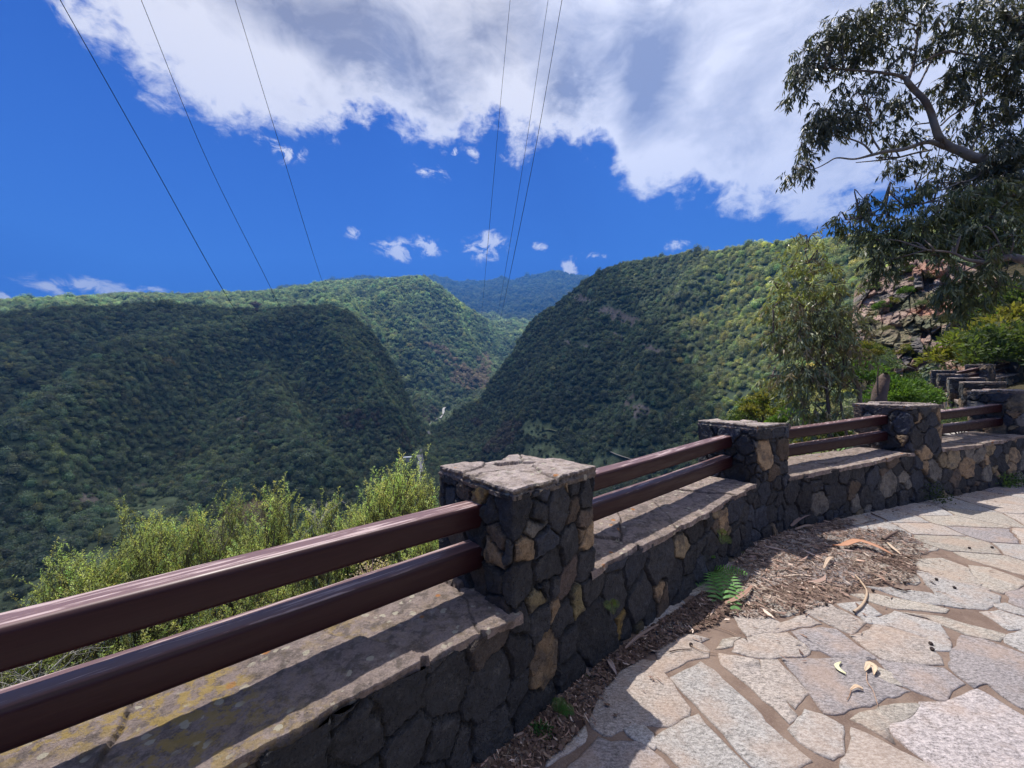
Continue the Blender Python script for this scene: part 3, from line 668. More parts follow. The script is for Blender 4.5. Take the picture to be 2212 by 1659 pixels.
for _ in range(9000):
    s_ = g.uniform(0, cum[-1]-.1); o_ = g.uniform(0.05, 4.6); i = int(s_/cum[-1]*219); q = base[i]+nr[i]*o_
    if q[1] < -1.2 or any(in_poly(q, P_) for P_ in traced): continue
    th = R(20); d_ = KA-q; a = (d_[:, 0]*math.cos(th)+d_[:, 1]*math.sin(th))*.62; b = (-d_[:, 0]*math.sin(th)+d_[:, 1]*math.cos(th)); dist = np.hypot(a, b)
    mind = .22+.13*g.random(); sil = np.arange(len(KA)) < len(st_pts)
    if (dist[~sil] > mind).all() and (dist[sil] > .045).all():
        KA = np.vstack([KA, q]); st_real.append(True)
n_sil = len(st_pts)
for i in range(n_sil, len(KA)):
    c = KA[i]; d_ = KA-c; near = np.argsort((d_**2).sum(1))[1:40]; poly = [c+np.array(v) for v in ((-.9, -.9), (.9, -.9), (.9, .9), (-.9, .9))]
    for j in near:
        mid = (c+KA[j])/2; n_ = KA[j]-c; L = np.linalg.norm(n_); n_ = n_/L; mid = mid-n_*(.008 if j >= n_sil else .0)
        out = []
        for k in range(len(poly)):
            a, b = poly[k], poly[(k+1) % len(poly)]; da, db = (a-mid)@n_, (b-mid)@n_
            if da <= 0: out.append(a)
            if da*db < 0: out.append(a+(b-a)*da/(da-db))
        poly = out
        if len(poly) < 3: break
    if len(poly) < 3: continue
    P_ = np.array(poly); x, y = P_[:, 0], P_[:, 1]; ar = .5*abs(np.dot(x, np.roll(y, 1))-np.dot(y, np.roll(x, 1)))
    if ar < .006: continue
    # keep clear of the wall
    q = P_-lerp_line(ss)[:, None]; 
    inst_poly(acc, P_, np.array([GR, PK, YL, PU][g.integers(0, 4)])*g.uniform(.9, 1.1))
Vs, Cs = np.concatenate(acc[0]), np.concatenate(acc[2])
# keep slabs in front of the wall face
me = bpy.data.meshes.new('flagstones')
Fq = np.concatenate(acc[1]); Ft = np.concatenate(acc[4])
nq, ntr = len(Fq), len(Ft)
me.vertices.add(len(Vs)); me.loops.add(nq*4+ntr*3); me.polygons.add(nq+ntr)
me.vertices.foreach_set('co', Vs.astype(np.float32).ravel())
me.loops.foreach_set('vertex_index', np.concatenate([Fq.ravel(), Ft.ravel()]).astype(np.int32))
me.polygons.foreach_set('loop_start', np.concatenate([np.arange(nq)*4, nq*4+np.arange(ntr)*3]).astype(np.int32))
me.polygons.foreach_set('loop_total', np.concatenate([np.full(nq, 4), np.full(ntr, 3)]).astype(np.int32))
me.update(calc_edges=True); me.validate()
ca = me.color_attributes.new('Col', 'FLOAT_COLOR', 'POINT'); c4 = np.ones((len(Vs), 4), np.float32); c4[:, :3] = Cs; ca.data.foreach_set('color', c4.ravel())
me.materials.append(M_PAVE); fo = bpy.data.objects.new('walkway_paving', me); COL.objects.link(fo); tag(fo, kind='structure')

# ------------------------------------------------------------------ terrain, one sheet in polar steps round the lookout
TR = 3.2   # crown height allowance at the crests
# px: near4 (r,t-by-z) then  V, M, C, D, B, M2, F, D2, G0, G   each (r, py)
cols = {
-900: [(300,1900),(550,1200),(950,760),(1080,800),(1300,790),(1600,720),(2000,665),(2500,720),(3300,740),(4500,700)],
-300: [(300,1550),(560,1080),(950,690),(1080,730),(1300,720),(1600,690),(2000,660),(2500,700),(3300,710),(4500,690)],
0:    [(300,1400),(600,990),(950,676),(1080,715),(1300,712),(1600,680),(1900,650),(2400,690),(3300,700),(4500,680)],
100:  [(300,1350),(600,975),(950,664),(1080,705),(1300,706),(1600,674),(1950,645),(2400,690),(3300,700),(4500,680)],
200:  [(320,1290),(600,950),(950,660),(1080,702),(1300,700),(1600,668),(2000,643),(2500,680),(3300,690),(4500,670)],
300:  [(330,1240),(610,940),(950,657),(1080,700),(1300,698),(1600,664),(2050,630),(2500,680),(3300,690),(4500,660)],
400:  [(345,1200),(610,925),(950,658),(1080,700),(1300,700),(1600,662),(2050,634),(2500,670),(3300,680),(4500,650)],
500:  [(360,1160),(620,905),(930,664),(1060,705),(1300,702),(1600,660),(2100,628),(2500,660),(3300,670),(4500,640)],
600:  [(380,1130),(620,890),(900,664),(1040,705),(1280,702),(1600,655),(2100,619),(2500,650),(3300,670),(4600,630)],
700:  [(400,1100),(620,880),(870,660),(1000,705),(1250,702),(1550,650),(2050,608),(2500,640),(3300,660),(4700,616)],
750:  [(420,1085),(640,875),(840,668),(970,730),(1200,720),(1500,655),(2000,604),(2500,635),(3300,650),(4800,607)],
780:  [(430,1080),(645,875),(820,692),(940,770),(1150,750),(1450,665),(1950,602),(2500,630),(3300,650),(4800,597)],
800:  [(440,1075),(650,875),(805,712),(900,800),(1130,770),(1430,670),(1900,602),(2500,630),(3300,650),(4900,602)],
830:  [(455,1062),(655,885),(795,748),(880,850),(1100,810),(1400,690),(1800,601),(2500,630),(3300,650),(5000,605)],
860:  [(475,1050),(665,900),(785,800),(860,890),(1060,860),(1350,700),(1750,600),(2500,630),(3300,650),(5000,607)],
885:  [(500,1036),(680,930),(780,862),(850,915),(1010,895),(1320,715),(1720,600),(2500,630),(3300,650),(5000,608)],
905:  [(540,1012),(700,950),(785,900),(850,932),(960,912),(1300,725),(1680,600),(2500,630),(3300,650),(5000,606)],
922:  [(560,1005),(710,950),(800,920),(840,924),(950,905),(1300,735),(1650,602),(2500,635),(3300,660),(5100,603)],
945:  [(560,1010),(715,960),(815,908),(880,925),(1000,890),(1320,745),(1620,615),(2500,660),(3300,680),(5200,601)],
975:  [(540,1022),(710,960),(820,885),(900,925),(1080,868),(1350,755),(1620,637),(2500,670),(3300,685),(5200,605)],
1005: [(510,1035),(700,960),(810,868),(900,925),(1150,850),(1380,760),(1660,660),(2400,690),(3300,688),(5200,609)],
1040: [(480,1048),(670,955),(795,856),(900,930),(1250,838),(1450,770),(1750,682),(2300,700),(3300,690),(5200,607)],
1055: [(470,1050),(650,950),(785,820),(900,930),(1300,830),(1500,770),(1850,690),(2300,705),(3300,690),(5200,605)],
1085: [(455,1050),(635,940),(790,775),(900,930),(1400,810),(1650,760),(2100,692),(2500,710),(3300,690),(5200,601)],
1110: [(440,1050),(620,920),(800,742),(900,930),(1500,790),(1750,745),(2200,690),(2600,710),(3300,690),(5200,604)],
1140: [(430,1050),(600,900),(820,692),(950,900),(1500,780),(1800,740),(2200,698),(2600,715),(3300,690),(5100,599)],
1165: [(420,1050),(590,885),(825,668),(950,900),(1500,780),(1800,740),(2200,700),(2600,715),(3300,690),(5100,592)],
1200: [(410,1050),(580,870),(825,652),(950,900),(1500,780),(1800,740),(2200,700),(2600,715),(3300,690),(5100,588)],
1260: [(400,1050),(560,850),(800,603),(950,880),(1500,780),(1800,740),(2200,700),(2600,715),(3300,690),(5100,598)],
1290: [(390,1050),(550,830),(785,586),(940,860),(1500,760),(1800,730),(2200,700),(2600,715),(3300,690),(5100,602)],
1340: [(380,1050),(540,810),(780,566),(940,800),(1500,740),(1800,720),(2200,690),(2600,700),(3300,690),(5100,612)],
1420: [(340,1055),(490,800),(710,550),(880,760),(1500,720),(1800,700),(2200,680),(2600,690),(3300,680),(5000,630)],
1490: [(310,1060),(450,790),(650,539),(820,740),(1500,700),(1800,700),(2200,680),(2600,690),(3300,680),(5000,640)],
1560: [(290,1065),(425,790),(600,539),(760,720),(1500,700),(1800,700),(2200,680),(2600,690),(3300,680),(5000,640)],
1620: [(265,1070),(395,785),(550,521),(700,700),(1500,700),(1800,700),(2200,680),(2600,690),(3300,680),(5000,640)],
1720: [(235,1075),(340,775),(480,513),(620,700),(1500,700),(1800,700),(2200,680),(2600,690),(3300,680),(5000,640)],
1800: [(215,1000),(310,765),(435,512),(570,690),(1500,700),(1800,700),(2200,680),(2600,690),(3300,680),(5000,640)],
1900: [(190,900),(270,740),(385,508),(520,650),(1500,700),(1800,700),(2200,680),(2600,690),(3300,680),(5000,640)],
2050: [(165,640),(235,560),(335,480),(470,600),(1500,700),(1800,700),(2200,680),(2600,690),(3300,680),(5000,640)],
2212: [(150,580),(215,520),(305,440),(440,560),(1500,700),(1800,700),(2200,680),(2600,690),(3300,680),(5000,640)],
2900: [(150,480),(210,400),(290,300),(430,460),(1500,620),(1800,640),(2200,640),(2600,640),(3300,640),(5000,640)],
}
# near profile: r and height z, between wall and valley slope, per px
near = {
-900: [(2.2,-.9),(6,-4.5),(20,-16),(60,-50),(150,-95)],
0:    [(2.3,-.9),(6,-4.2),(20,-16),(60,-48),(150,-92)],
900:  [(2.6,-.8),(7,-4.0),(20,-14),(60,-42),(150,-80)],
1300: [(3.6,-.8),(8,-3.8),(20,-12),(60,-36),(150,-62)],
1600: [(5.0,-.6),(9,-3.0),(20,-9),(60,-26),(130,-45)],
1750: [(6.0,-.5),(10,-2.2),(20,-6.5),(50,-17),(120,-24)],
1835: [(7.0,-.4),(11,-1.2),(20,-4.2),(42,-9),(100,-16)],
1862: [(7.0,-.4),(11,-1.1),(20,-3.),(39,-1.),(47,9.0)],
1900: [(7.3,-.35),(11,-.9),(20,-1.4),(38.5,1.2),(46,11.0)],
2000: [(7.8,-.3),(12,-.5),(20,.3),(38,1.4),(46,11.7)],
2100: [(8.3,-.25),(13,-.1),(20,1.0),(36.5,2.2),(45,11.2)],
2212: [(9,-.2),(15,.7),(24,1.6),(36,3.5),(48,13)],
2900: [(9,-.1),(15,.9),(26,2.0),(36,8),(50,16)],
}
cpx = sorted(cols); CAZ = np.array([math.atan((p-CX)/F) for p in cpx])
KR = np.array([[k[0] for k in cols[p]] for p in cpx], float)
KT = np.array([[(CY-k[1])/F*math.cos(a) for k in cols[p]] for p, a in zip(cpx, CAZ)])
for ci in (2, 6): KT[:, ci] -= TR/KR[:, ci]
KT[:, 9] -= 5/KR[:, 9]
npx = sorted(near); NAZ = np.array([math.atan((p-CX)/F) for p in npx])
NR = np.array([[k[0] for k in near[p]] for p in npx], float); NTt = np.array([[(k[1]-EYE)/k[0] for k in near[p]] for p in npx])
rg = np.concatenate([np.geomspace(1.0, 150, 90), np.geomspace(155, 1500, 330), np.geomspace(1515, 7500, 130)])
lg = np.log(rg)
def r_wall(az):
    q = np.array([math.sin(az), math.cos(az)]); best = 99.
    for a, b in zip(line[:-1], line[1:]):
        M_ = np.array([[q[0], -(b-a)[0]], [q[1], -(b-a)[1]]]); dt = np.linalg.det(M_)
        if abs(dt) < 1e-6: continue
        k, t = np.linalg.solve(M_, a)
        if 0 <= t <= 1 and k > .3: best = min(best, k)
    return best
def profile(az):
    kr = np.array([np.interp(az, CAZ, KR[:, j]) for j in range(10)]); kt = np.array([np.interp(az, CAZ, KT[:, j]) for j in range(10)])
    nr_ = np.array([np.interp(az, NAZ, NR[:, j]) for j in range(5)]); nt = np.array([np.interp(az, NAZ, NTt[:, j]) for j in range(5)])
    rw = r_wall(az); rw = rw if rw < 50 else 9.
    r0 = np.array([.6, max(rw-.1, .8)]); x0 = r0*math.sin(az), r0*math.cos(az)
    t0 = (zg(*x0)-.14-EYE)/r0
    nr_ = np.maximum(nr_, rw+.35*(1+np.arange(5)))
    rr = np.concatenate([r0, [rw+.12], nr_, kr, [7500]]); tt = np.concatenate([t0, [(float(zg(rw*math.sin(az), rw*math.cos(az)))-.6-EYE)/(rw+.12)], nt, kt, [kt[-1]-.06]])
    return np.interp(lg, np.log(rr), tt)
az_g = np.radians(np.concatenate([np.linspace(-68, -55, 30, endpoint=False), np.linspace(-55, 55, 760), np.linspace(55.4, 68, 30)]))
TT = np.array([profile(a) for a in az_g])
# soften the knots a little along r, beyond the near field
K_ = np.array([1, 3, 5, 3, 1.])/13; sm = TT.copy()
for _ in range(3):
    pd = np.pad(sm, ((0, 0), (2, 2)), 'edge'); sm = sum(K_[k]*pd[:, k:k+len(rg)] for k in range(5))
TT = np.where(rg[None] > 12, sm, TT)
AZG, RG = np.meshgrid(az_g, rg, indexing='ij')
XX, YY = RG*np.sin(AZG), RG*np.cos(AZG); ZZ = EYE+TT*RG
P3 = np.stack([XX, YY, XX*0], -1)
# gullies and spurs
amp = sstep(RG, 150, 420)*(1-.0*RG)
rdg = 1-np.abs(fbm(np.stack([(XX*.8+YY*.6)/210, (-XX*.6+YY*.8)/420, XX*0], -1), 4, 301))*2.2
kC = np.interp(az_g, CAZ, KR[:, 2])[:, None]; kF = np.interp(az_g, CAZ, KR[:, 6])[:, None]
amp = amp*(1-.8*np.exp(-(np.log(RG/kC)/.13)**2))*(1-.8*np.exp(-(np.log(RG/kF)/.16)**2))
ZZ += amp*(fbm(P3/150, 5, 300)*27+rdg*27-13)*np.clip(RG/800, .4, 1.4)
ZZ += sstep(RG, 1400, 3000)*(fbm(P3/520, 5, 310)*60+(1-2*np.abs(fbm(P3/700, 5, 311)))*45-20)*np.clip(1-np.abs(RG-5150)/700, .12, 1)**0*.55
ZZ += sstep(RG, 14, 60)*(1-sstep(RG, 150, 300))*fbm(P3/14, 4, 305)*1.1
def hit0(px, py):
    az, t = px2at(px, py); ia = int(np.clip(np.searchsorted(az_g, az), 1, len(az_g)-1)); ok = np.where((TT[ia] >= t) & (rg > 150))[0]; r = rg[ok[0]] if len(ok) else 800.
    return np.array([r*math.sin(az), r*math.cos(az)])
def rib(pl, h, wd):
    q = np.array([hit0(*p) for p in pl]); best = np.full(RG.shape, 1e9)
    for a, b in zip(q[:-1], q[1:]):
        d = b-a; L2 = d@d; t = np.clip(((XX-a[0])*d[0]+(YY-a[1])*d[1])/L2, 0, 1); best = np.minimum(best, np.hypot(XX-a[0]-t*d[0], YY-a[1]-t*d[1]))
    best = best+9*fbm(P3/40, 3, 340)
    return h*np.exp(-(best/wd)**2)*np.clip((RG-230)/120, 0, 1)*(1-.85*np.exp(-(np.log(RG/kC)/.12)**2))
for pl, h, wd in [([(600, 705), (500, 745), (400, 805), (300, 870), (215, 930), (120, 1010), (40, 1090)], 30, 48), ([(690, 700), (740, 770), (800, 850), (850, 930)], 16, 34),
                  ([(520, 780), (470, 840), (420, 900), (330, 990), (250, 1050)], -20, 40), ([(620, 760), (650, 850), (700, 940), (740, 990)], -20, 40), ([(560, 760), (590, 850), (640, 950), (690, 1030)], 20, 38),
                  ([(250, 720), (180, 790), (80, 870), (0, 930)], -18, 42), ([(380, 700), (300, 760), (190, 840), (90, 920)], 10, 35),
                  ([(1505, 625), (1480, 665), (1440, 720), (1420, 800), (1400, 880), (1370, 950)], 24, 32), ([(1400, 600), (1370, 690), (1330, 780), (1290, 880)], -16, 36), ([(1290, 640), (1250, 730), (1200, 830), (1130, 930)], 14, 36),
                  ([(1585, 610), (1560, 660), (1530, 740), (1510, 840)], -9, 22), ([(850, 640), (900, 700), (960, 760), (1000, 800)], 22, 60), ([(780, 650), (840, 740), (880, 820)], -22, 60)]:
    ZZ += rib(pl, h*(1.9 if pl[0][0] < 750 else 1.), wd)
TT2 = (ZZ-EYE)/RG
PXg = CX+F*np.tan(AZG); PYg = CY-F*TT2/np.cos(AZG)
def ell(px, py, cx_, cy_, rx, ry, rot=0.):
    c, s_ = math.cos(R(rot)), math.sin(R(rot)); dx, dy = px-cx_, py-cy_
    return ((dx*c+dy*s_)/rx)**2+((-dx*s_+dy*c)/ry)**2
MEAD = [(908, 1012, 9, 42, 4), (928, 930, 7, 22, 10), (958, 890, 7, 16, 10), (1340, 983, 30, 9, 18), (560, 1120, 85, 38, -10), (300, 1120, 90, 34, -22), (150, 1260, 130, 50, -30), (30, 1330, 80, 60, 0), (905, 990, 14, 30, 10), (1165, 935, 38, 18, 0), (1180, 1000, 60, 36, 10), (1330, 1010, 50, 30, 0),
        (960, 905, 28, 12, -40), (995, 845, 18, 10, 0), (880, 1000, 26, 16, 0)]
SCAR = [(505, 905, 40, 18, 0), (555, 935, 14, 20, 0), (290, 1060, 120, 12, -5), (190, 1085, 30, 16, 0), (1340, 690, 60, 20, 20), (1380, 745, 90, 10, 20), (1375, 880, 30, 46, -55), (1260, 650, 30, 12, 10), (1240,745,60,10,10)]
mead = np.zeros_like(RG)
vis_r = (RG > 150) & (RG < 1100)
jn = fbm(P3/22, 3, 320)*.5
for (a, b, c, d_, e) in MEAD: mead = np.maximum(mead, ((ell(PXg, PYg, a, b, c, d_, e)+jn < 1) & vis_r)*1.)
scar = np.zeros_like(RG)
for (a, b, c, d_, e) in SCAR: scar = np.maximum(scar, ((ell(PXg, PYg, a, b, c, d_, e)+jn*2.2 < .5) & vis_r)*1.)
n1 = fbm(P3/9, 4, 321)[..., None]; colT = np.array([.075, .098, .055])*(1+.5*n1)
colT = np.where(mead[..., None] > 0, np.array([.095, .12, .065])*(1+1.1*n1), colT)
brown = (ell(PXg, PYg, 545, 1105, 80, 34, -10) < 1) & vis_r
colT = np.where(brown[..., None], np.array([.15, .115, .065])*(1+.6*n1), colT)
colT = np.where(scar[..., None] > 0, np.array([.15, .13, .11])*(1+.7*fbm(P3/5, 4, 330)[..., None]), colT)
colT = np.where((RG < 60)[..., None], np.array([.07, .06, .035])*(1+.5*n1), colT)
M_TERR = mat_attr('hillside', .95, .35, 1., 1.2, .1, .8)
terr = mesh_obj('hillside_terrain', np.stack([XX, YY, ZZ], -1).reshape(-1, 3), grid_faces(len(az_g), len(rg))[:, ::-1], M_TERR, None, np.clip(colT, 0, 1).reshape(-1, 3), True)
tag(terr, kind='structure')
# ground behind and beside the lookout, and on to the horizon
gv = [(0, -.4, -.6)]; th_ = np.linspace(R(68), R(292), 60); rr_ = np.array([1.0, 3, 8, 20, 60, 200, 900, 7500]); zz_ = np.array([-.16, -.16, -.16, .5, 8, 40, 160, 300])
gx = rr_[None]*np.sin(th_[:, None]); gy = rr_[None]*np.cos(th_[:, None]); gz = np.broadcast_to(zz_, gx.shape)-sstep(np.broadcast_to(th_[:, None], gx.shape), R(200), R(285))*np.broadcast_to(zz_*1.5+rr_*.35*(rr_ > 4), gx.shape)
gz = np.where(rr_[None] > 6, gz, np.minimum(gz, -.16))
BKG = (gx, gy, gz, th_, rr_)
bk = None; bk_ = lambda gz: mesh_obj('hillside_ground', np.stack([gx, gy, gz], -1).reshape(-1, 3), grid_faces(60, 8)[:, ::-1], M_TERR, None, np.full((480, 3), (.05, .055, .03)), True)

def t_at(az, r):
    ia = np.clip(np.searchsorted(az_g, az)-1, 0, len(az_g)-2); fa = (az-az_g[ia])/(az_g[ia+1]-az_g[ia])
    ir = np.clip(np.searchsorted(rg, r)-1, 0, len(rg)-2); fr = (r-rg[ir])/(rg[ir+1]-rg[ir])
    Z = lambda i, j: ZZ[i, j]
    return (Z(ia, ir)*(1-fr)+Z(ia, ir+1)*fr)*(1-fa)+(Z(ia+1, ir)*(1-fr)+Z(ia+1, ir+1)*fr)*fa
rc_ = np.clip(rr_, 1.01, 7490); zR, zL = t_at(np.full(8, R(67.99)), rc_), t_at(np.full(8, R(-67.99)), rc_)
wR = (1-sstep(th_, R(68), R(100)))[:, None]; wL = sstep(th_, R(260), R(292))[:, None]
bk = bk_(gz*(1-wR-wL)+wR*zR[None]+wL*zL[None]); tag(bk, kind='structure')
RUN = np.maximum.accumulate(TT2, axis=1)
def terr_hit(px, py, rmin=60):
    az, t = px2at(px, py); ia = int(np.clip(np.searchsorted(az_g, az), 1, len(az_g)-1)); ok = np.where((TT2[ia] >= t) & (rg > rmin))[0]
    j = ok[0] if len(ok) else len(rg)-1; r = rg[j]
    if j > 0 and TT2[ia, j] > TT2[ia, j-1]:
        f = (t-TT2[ia, j-1])/(TT2[ia, j]-TT2[ia, j-1]); r = rg[j-1]+max(0, min(1, f))*(rg[j]-rg[j-1])
    return np.array([r*math.sin(az), r*math.cos(az), EYE+t*r])
# ------------------------------------------------------------------ forest
def crown_variant(name, seed, n=340, size=.24, dome=.75):
    g = np.random.default_rng(seed)
    v = g.normal(size=(n*2, 3)); v /= np.linalg.norm(v, axis=1)[:, None]; v = v[v[:, 2] > -.35][:n]
    rad = 1+.42*fbm(v*2.3+seed*7, 3, seed)+.10*g.normal(size=len(v)); P_ = v*rad[:, None]; P_[:, 2] *= dome
    d = v+g.normal(size=v.shape)*.38; d, s_, u_ = rot_basis(d); a = g.uniform(0, 6.28, len(v))[:, None]; sx = s_*np.cos(a)+u_*np.sin(a); sy = -s_*np.sin(a)+u_*np.cos(a)
    sz = size*g.uniform(.6, 1.35, (len(v), 1)); k = .8
    q = np.stack([P_-sx*sz*.5, P_-sy*sz*.42*k, P_+sx*sz*.5, P_+sy*sz*.42*k], 1)+g.normal(size=(len(v), 4, 3))*.03
    V = q.reshape(-1, 3); Fq = np.arange(len(V)).reshape(-1, 4)
    # inner body
    vi = []; nu_, nv_ = 10, 6
    for i in range(nu_):
        for j in range(nv_): ph, thh = 2*math.pi*i/nu_, math.pi*(j+.01)/(nv_-.98); vi.append((math.sin(thh)*math.cos(ph), math.sin(thh)*math.sin(ph), math.cos(thh)))
    vi = np.array(vi); vi = vi*(.72+.34*fbm(vi*2.3+seed*7, 3, seed))[:, None]; vi[:, 2] *= dome; vi[:, 2] = np.maximum(vi[:, 2], -.5)
    Fi = grid_faces(nu_, nv_, True)+len(V); V = np.concatenate([V, vi]); Fq = np.concatenate([Fq, Fi])
    c = np.ones((len(V), 3))*np.repeat(g.uniform(.75, 1.25, len(V)//4+1), 4)[:len(V), None]
    me = bpy.data.meshes.new(name); me.from_pydata(V.tolist(), [], Fq.tolist())
    a_ = me.color_attributes.new('Col', 'FLOAT_COLOR', 'POINT'); c4 = np.ones((len(V), 4), np.float32); c4[:, :3] = c; a_.data.foreach_set('color', c4.ravel())
    me.materials.append(M_CROWN); return bpy.data.objects.new(name, me)
M_CROWN, N, o = new_mat('forest_crown')
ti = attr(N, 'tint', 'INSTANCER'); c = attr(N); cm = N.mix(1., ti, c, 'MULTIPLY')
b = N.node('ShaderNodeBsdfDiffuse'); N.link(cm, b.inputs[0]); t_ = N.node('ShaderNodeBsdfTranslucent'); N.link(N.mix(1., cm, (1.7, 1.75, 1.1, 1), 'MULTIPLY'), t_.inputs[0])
gl = N.node('ShaderNodeBsdfGlossy'); gl.inputs['Roughness'].default_value = .55; gl.inputs[0].default_value = (.9, .95, 1, 1)
mx = N.node('ShaderNodeMixShader'); mx.inputs[0].default_value = .46; N.link(b.outputs[0], mx.inputs[1]); N.link(t_.outputs[0], mx.inputs[2])
mx2 = N.node('ShaderNodeMixShader'); mx2.inputs[0].default_value = .035; N.link(mx.outputs[0], mx2.inputs[1]); N.link(gl.outputs[0], mx2.inputs[2]); N.link(mx2.outputs[0], o.inputs[0])
VARI = [crown_variant('tree_crown', 60+i, 300+40*i, .27-.02*i, (.85, 1.15, .75, 1.0, 1.45)[i]) for i in range(5)]
def scatter(name, r1, r2, dens, rad, seed, hz=.55):
    g = np.random.default_rng(seed); area = .5*(R(66)*2)*(r2*r2-r1*r1); n = int(area*dens)
    r = np.sqrt(g.uniform(r1*r1, r2*r2, n)); az = g.uniform(-R(66), R(66), n); z = t_at(az, r)
    t = (z+rad*1.6-EYE)/r; ia = np.clip(np.searchsorted(az_g, az), 0, len(az_g)-1); ir = np.clip(np.searchsorted(rg, r)-2, 0, len(rg)-1)
    px = CX+F*np.tan(az); py = CY-F*(z-EYE)/r/np.cos(az)
    ok = (t > RUN[ia, ir]-.012) & (py < 1700)
    md = mead[ia, ir] > 0; sc_ = scar[ia, ir] > 0
    ok &= ~(md & (g.random(n) > .16)); ok &= ~(sc_ & (g.random(n) > .30))
    x, y = r*np.sin(az), r*np.cos(az)
    # keep the rock face and the track clear
    ok &= ~((px > 1836) & (px < 2210) & (r < 47) & (r > 28)); ok &= ~((r < 75) & (px < 1700))
    x, y, z, px, py, r, md, sc_ = [q[ok] for q in (x, y, z, px, py, r, md, sc_)]; n = len(x)
    s_ = rad*g.lognormal(0, .33, n)*np.where(md, .6, 1)*np.where(sc_, .55, 1)
    Pp = np.stack([x, y, z*0], -1); nn = fbm(Pp/60, 3, 400); n2 = fbm(Pp/220, 3, 401)
    base_c = np.array([.115, .148, .088]); col = base_c*(1+.35*nn+.25*n2)[:, None]*np.exp(np.clip(g.normal(0, .30, n), -.7, .55))[:, None]
    col[:, 0] *= 1+.09*g.normal(size=n); 
    lit_yg = sstep(px, 1400, 1600)*(r < 1100)*(r > 75); col = col*(1+lit_yg[:, None]*np.array([1.35, 1.1, .55]))  # yellow-green tint, with the right slope's sunlight painted into the crowns
    olive = (g.random(n) < .10+.12*lit_yg); col[olive] = col[olive]*np.array([1.4, 1.2, .9])
    far = sstep(r, 1000, 1600); col = col*(1+far[:, None]*np.array([.95, .98, .95]))*(1-.64*sstep(r, 2300, 3200))[:, None]  # sunlight painted into middle-slope crowns; farthest crowns dimmed so the haze shows bluer
    def br(cx_, cy_, rx, ry, rot=0, lo=0, hi=9e9, c_=(.29, .235, .195), p=.9):
        m = (ell(px, py, cx_, cy_, rx, ry, rot)+.6*nn < 1) & (r > lo) & (r < hi) & (g.random(n) < p); col[m] = np.array(c_)*g.lognormal(0, .15, m.sum())[:, None]
    br(1012, 822, 44, 20, 8, 850); br(965, 775, 50, 14, 35, 850, p=.6); br(1045, 790, 14, 26, 0, 850, p=.7)
    br(1100, 935, 30, 16, -30, c_=(.12, .10, .075), p=.8); br(1080, 960, 40, 14, -35, c_=(.12, .10, .075), p=.7); br(1030, 915, 14, 9, 0, c_=(.12, .10, .08)); br(775, 905, 44, 22, 0, c_=(.10, .08, .055), p=.5)
    br(555, 665, 14, 9, c_=(.10, .07, .05)); br(880, 965, 40, 18, 60, c_=(.11, .095, .06), p=.4); br(930, 895, 16, 20, 0, 600, c_=(.12,.10,.08), p=.5)
    me = bpy.data.meshes.new(name); me.vertices.add(n); me.vertices.foreach_set('co', np.stack([x, y, z+s_*hz], -1).astype(np.float32).ravel())
    for nm, typ, dat in (('scl', 'FLOAT_VECTOR', s_[:, None]*g.uniform(.8, 1.2, (n, 3))), ('rot', 'FLOAT_VECTOR', np.stack([g.normal(0, .12, n), g.normal(0, .12, n), g.uniform(0, 6.28, n)], -1))):
        a_ = me.attributes.new(nm, typ, 'POINT'); a_.data.foreach_set('vector', dat.astype(np.float32).ravel())
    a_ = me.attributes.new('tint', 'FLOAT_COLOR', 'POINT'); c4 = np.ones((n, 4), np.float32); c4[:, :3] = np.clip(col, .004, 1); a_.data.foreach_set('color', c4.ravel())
    a_ = me.attributes.new('pick', 'INT', 'POINT'); a_.data.foreach_set('value', g.integers(0, 5, n).astype(np.int32))
    o = bpy.data.objects.new(name, me); COL.objects.link(o)
    ng = bpy.data.node_groups.new('scatter', 'GeometryNodeTree'); ng.interface.new_socket('Geometry', in_out='INPUT', socket_type='NodeSocketGeometry'); ng.interface.new_socket('Geometry', in_out='OUTPUT', socket_type='NodeSocketGeometry')
    gi, go = ng.nodes.new('NodeGroupInput'), ng.nodes.new('NodeGroupOutput'); ip = ng.nodes.new('GeometryNodeInstanceOnPoints'); jg = ng.nodes.new('GeometryNodeJoinGeometry')
    for v in reversed(VARI):
        oi = ng.nodes.new('GeometryNodeObjectInfo'); oi.inputs['Object'].default_value = v; oi.inputs['As Instance'].default_value = True; ng.links.new(oi.outputs['Geometry'], jg.inputs[0])
    def na(nm, typ):
        q = ng.nodes.new('GeometryNodeInputNamedAttribute'); q.data_type = typ; q.inputs[0].default_value = nm; return [s__ for s__ in q.outputs if s__.enabled][0]
    ng.links.new(gi.outputs[0], ip.inputs['Points']); ng.links.new(jg.outputs[0], ip.inputs['Instance']); ip.inputs['Pick Instance'].default_value = True
    ng.links.new(na('pick', 'INT'), ip.inputs['Instance Index']); ng.links.new(na('scl', 'FLOAT_VECTOR'), ip.inputs['Scale']); ng.links.new(na('rot', 'FLOAT_VECTOR'), ip.inputs['Rotation'])
    ng.links.new(ip.outputs[0], go.inputs[0]); md_ = o.modifiers.new('scatter', 'NODES'); md_.node_group = ng
    print(name, n); return o
f1 = scatter('forest', 75, 1080, 1/10.5, 2.3, 1)
tag(f1, 'dark green laurel forest covering both near valley slopes', 'forest', kind='stuff')
f2 = scatter('forest_canopy', 1080, 2500, 1/34., 4.1, 2)
tag(f2, 'sunlit forest on the middle slope behind the gorge notch', 'forest', kind='stuff')
f4 = scatter('hillside_scrub', 26, 75, 1/1.6, .62, 4, .35)
tag(f4, 'low green scrub on the near bank above the rock face', 'scrub', kind='stuff')
f3 = scatter('mountain_forest', 2500, 6500, 1/330., 13, 3, .3)
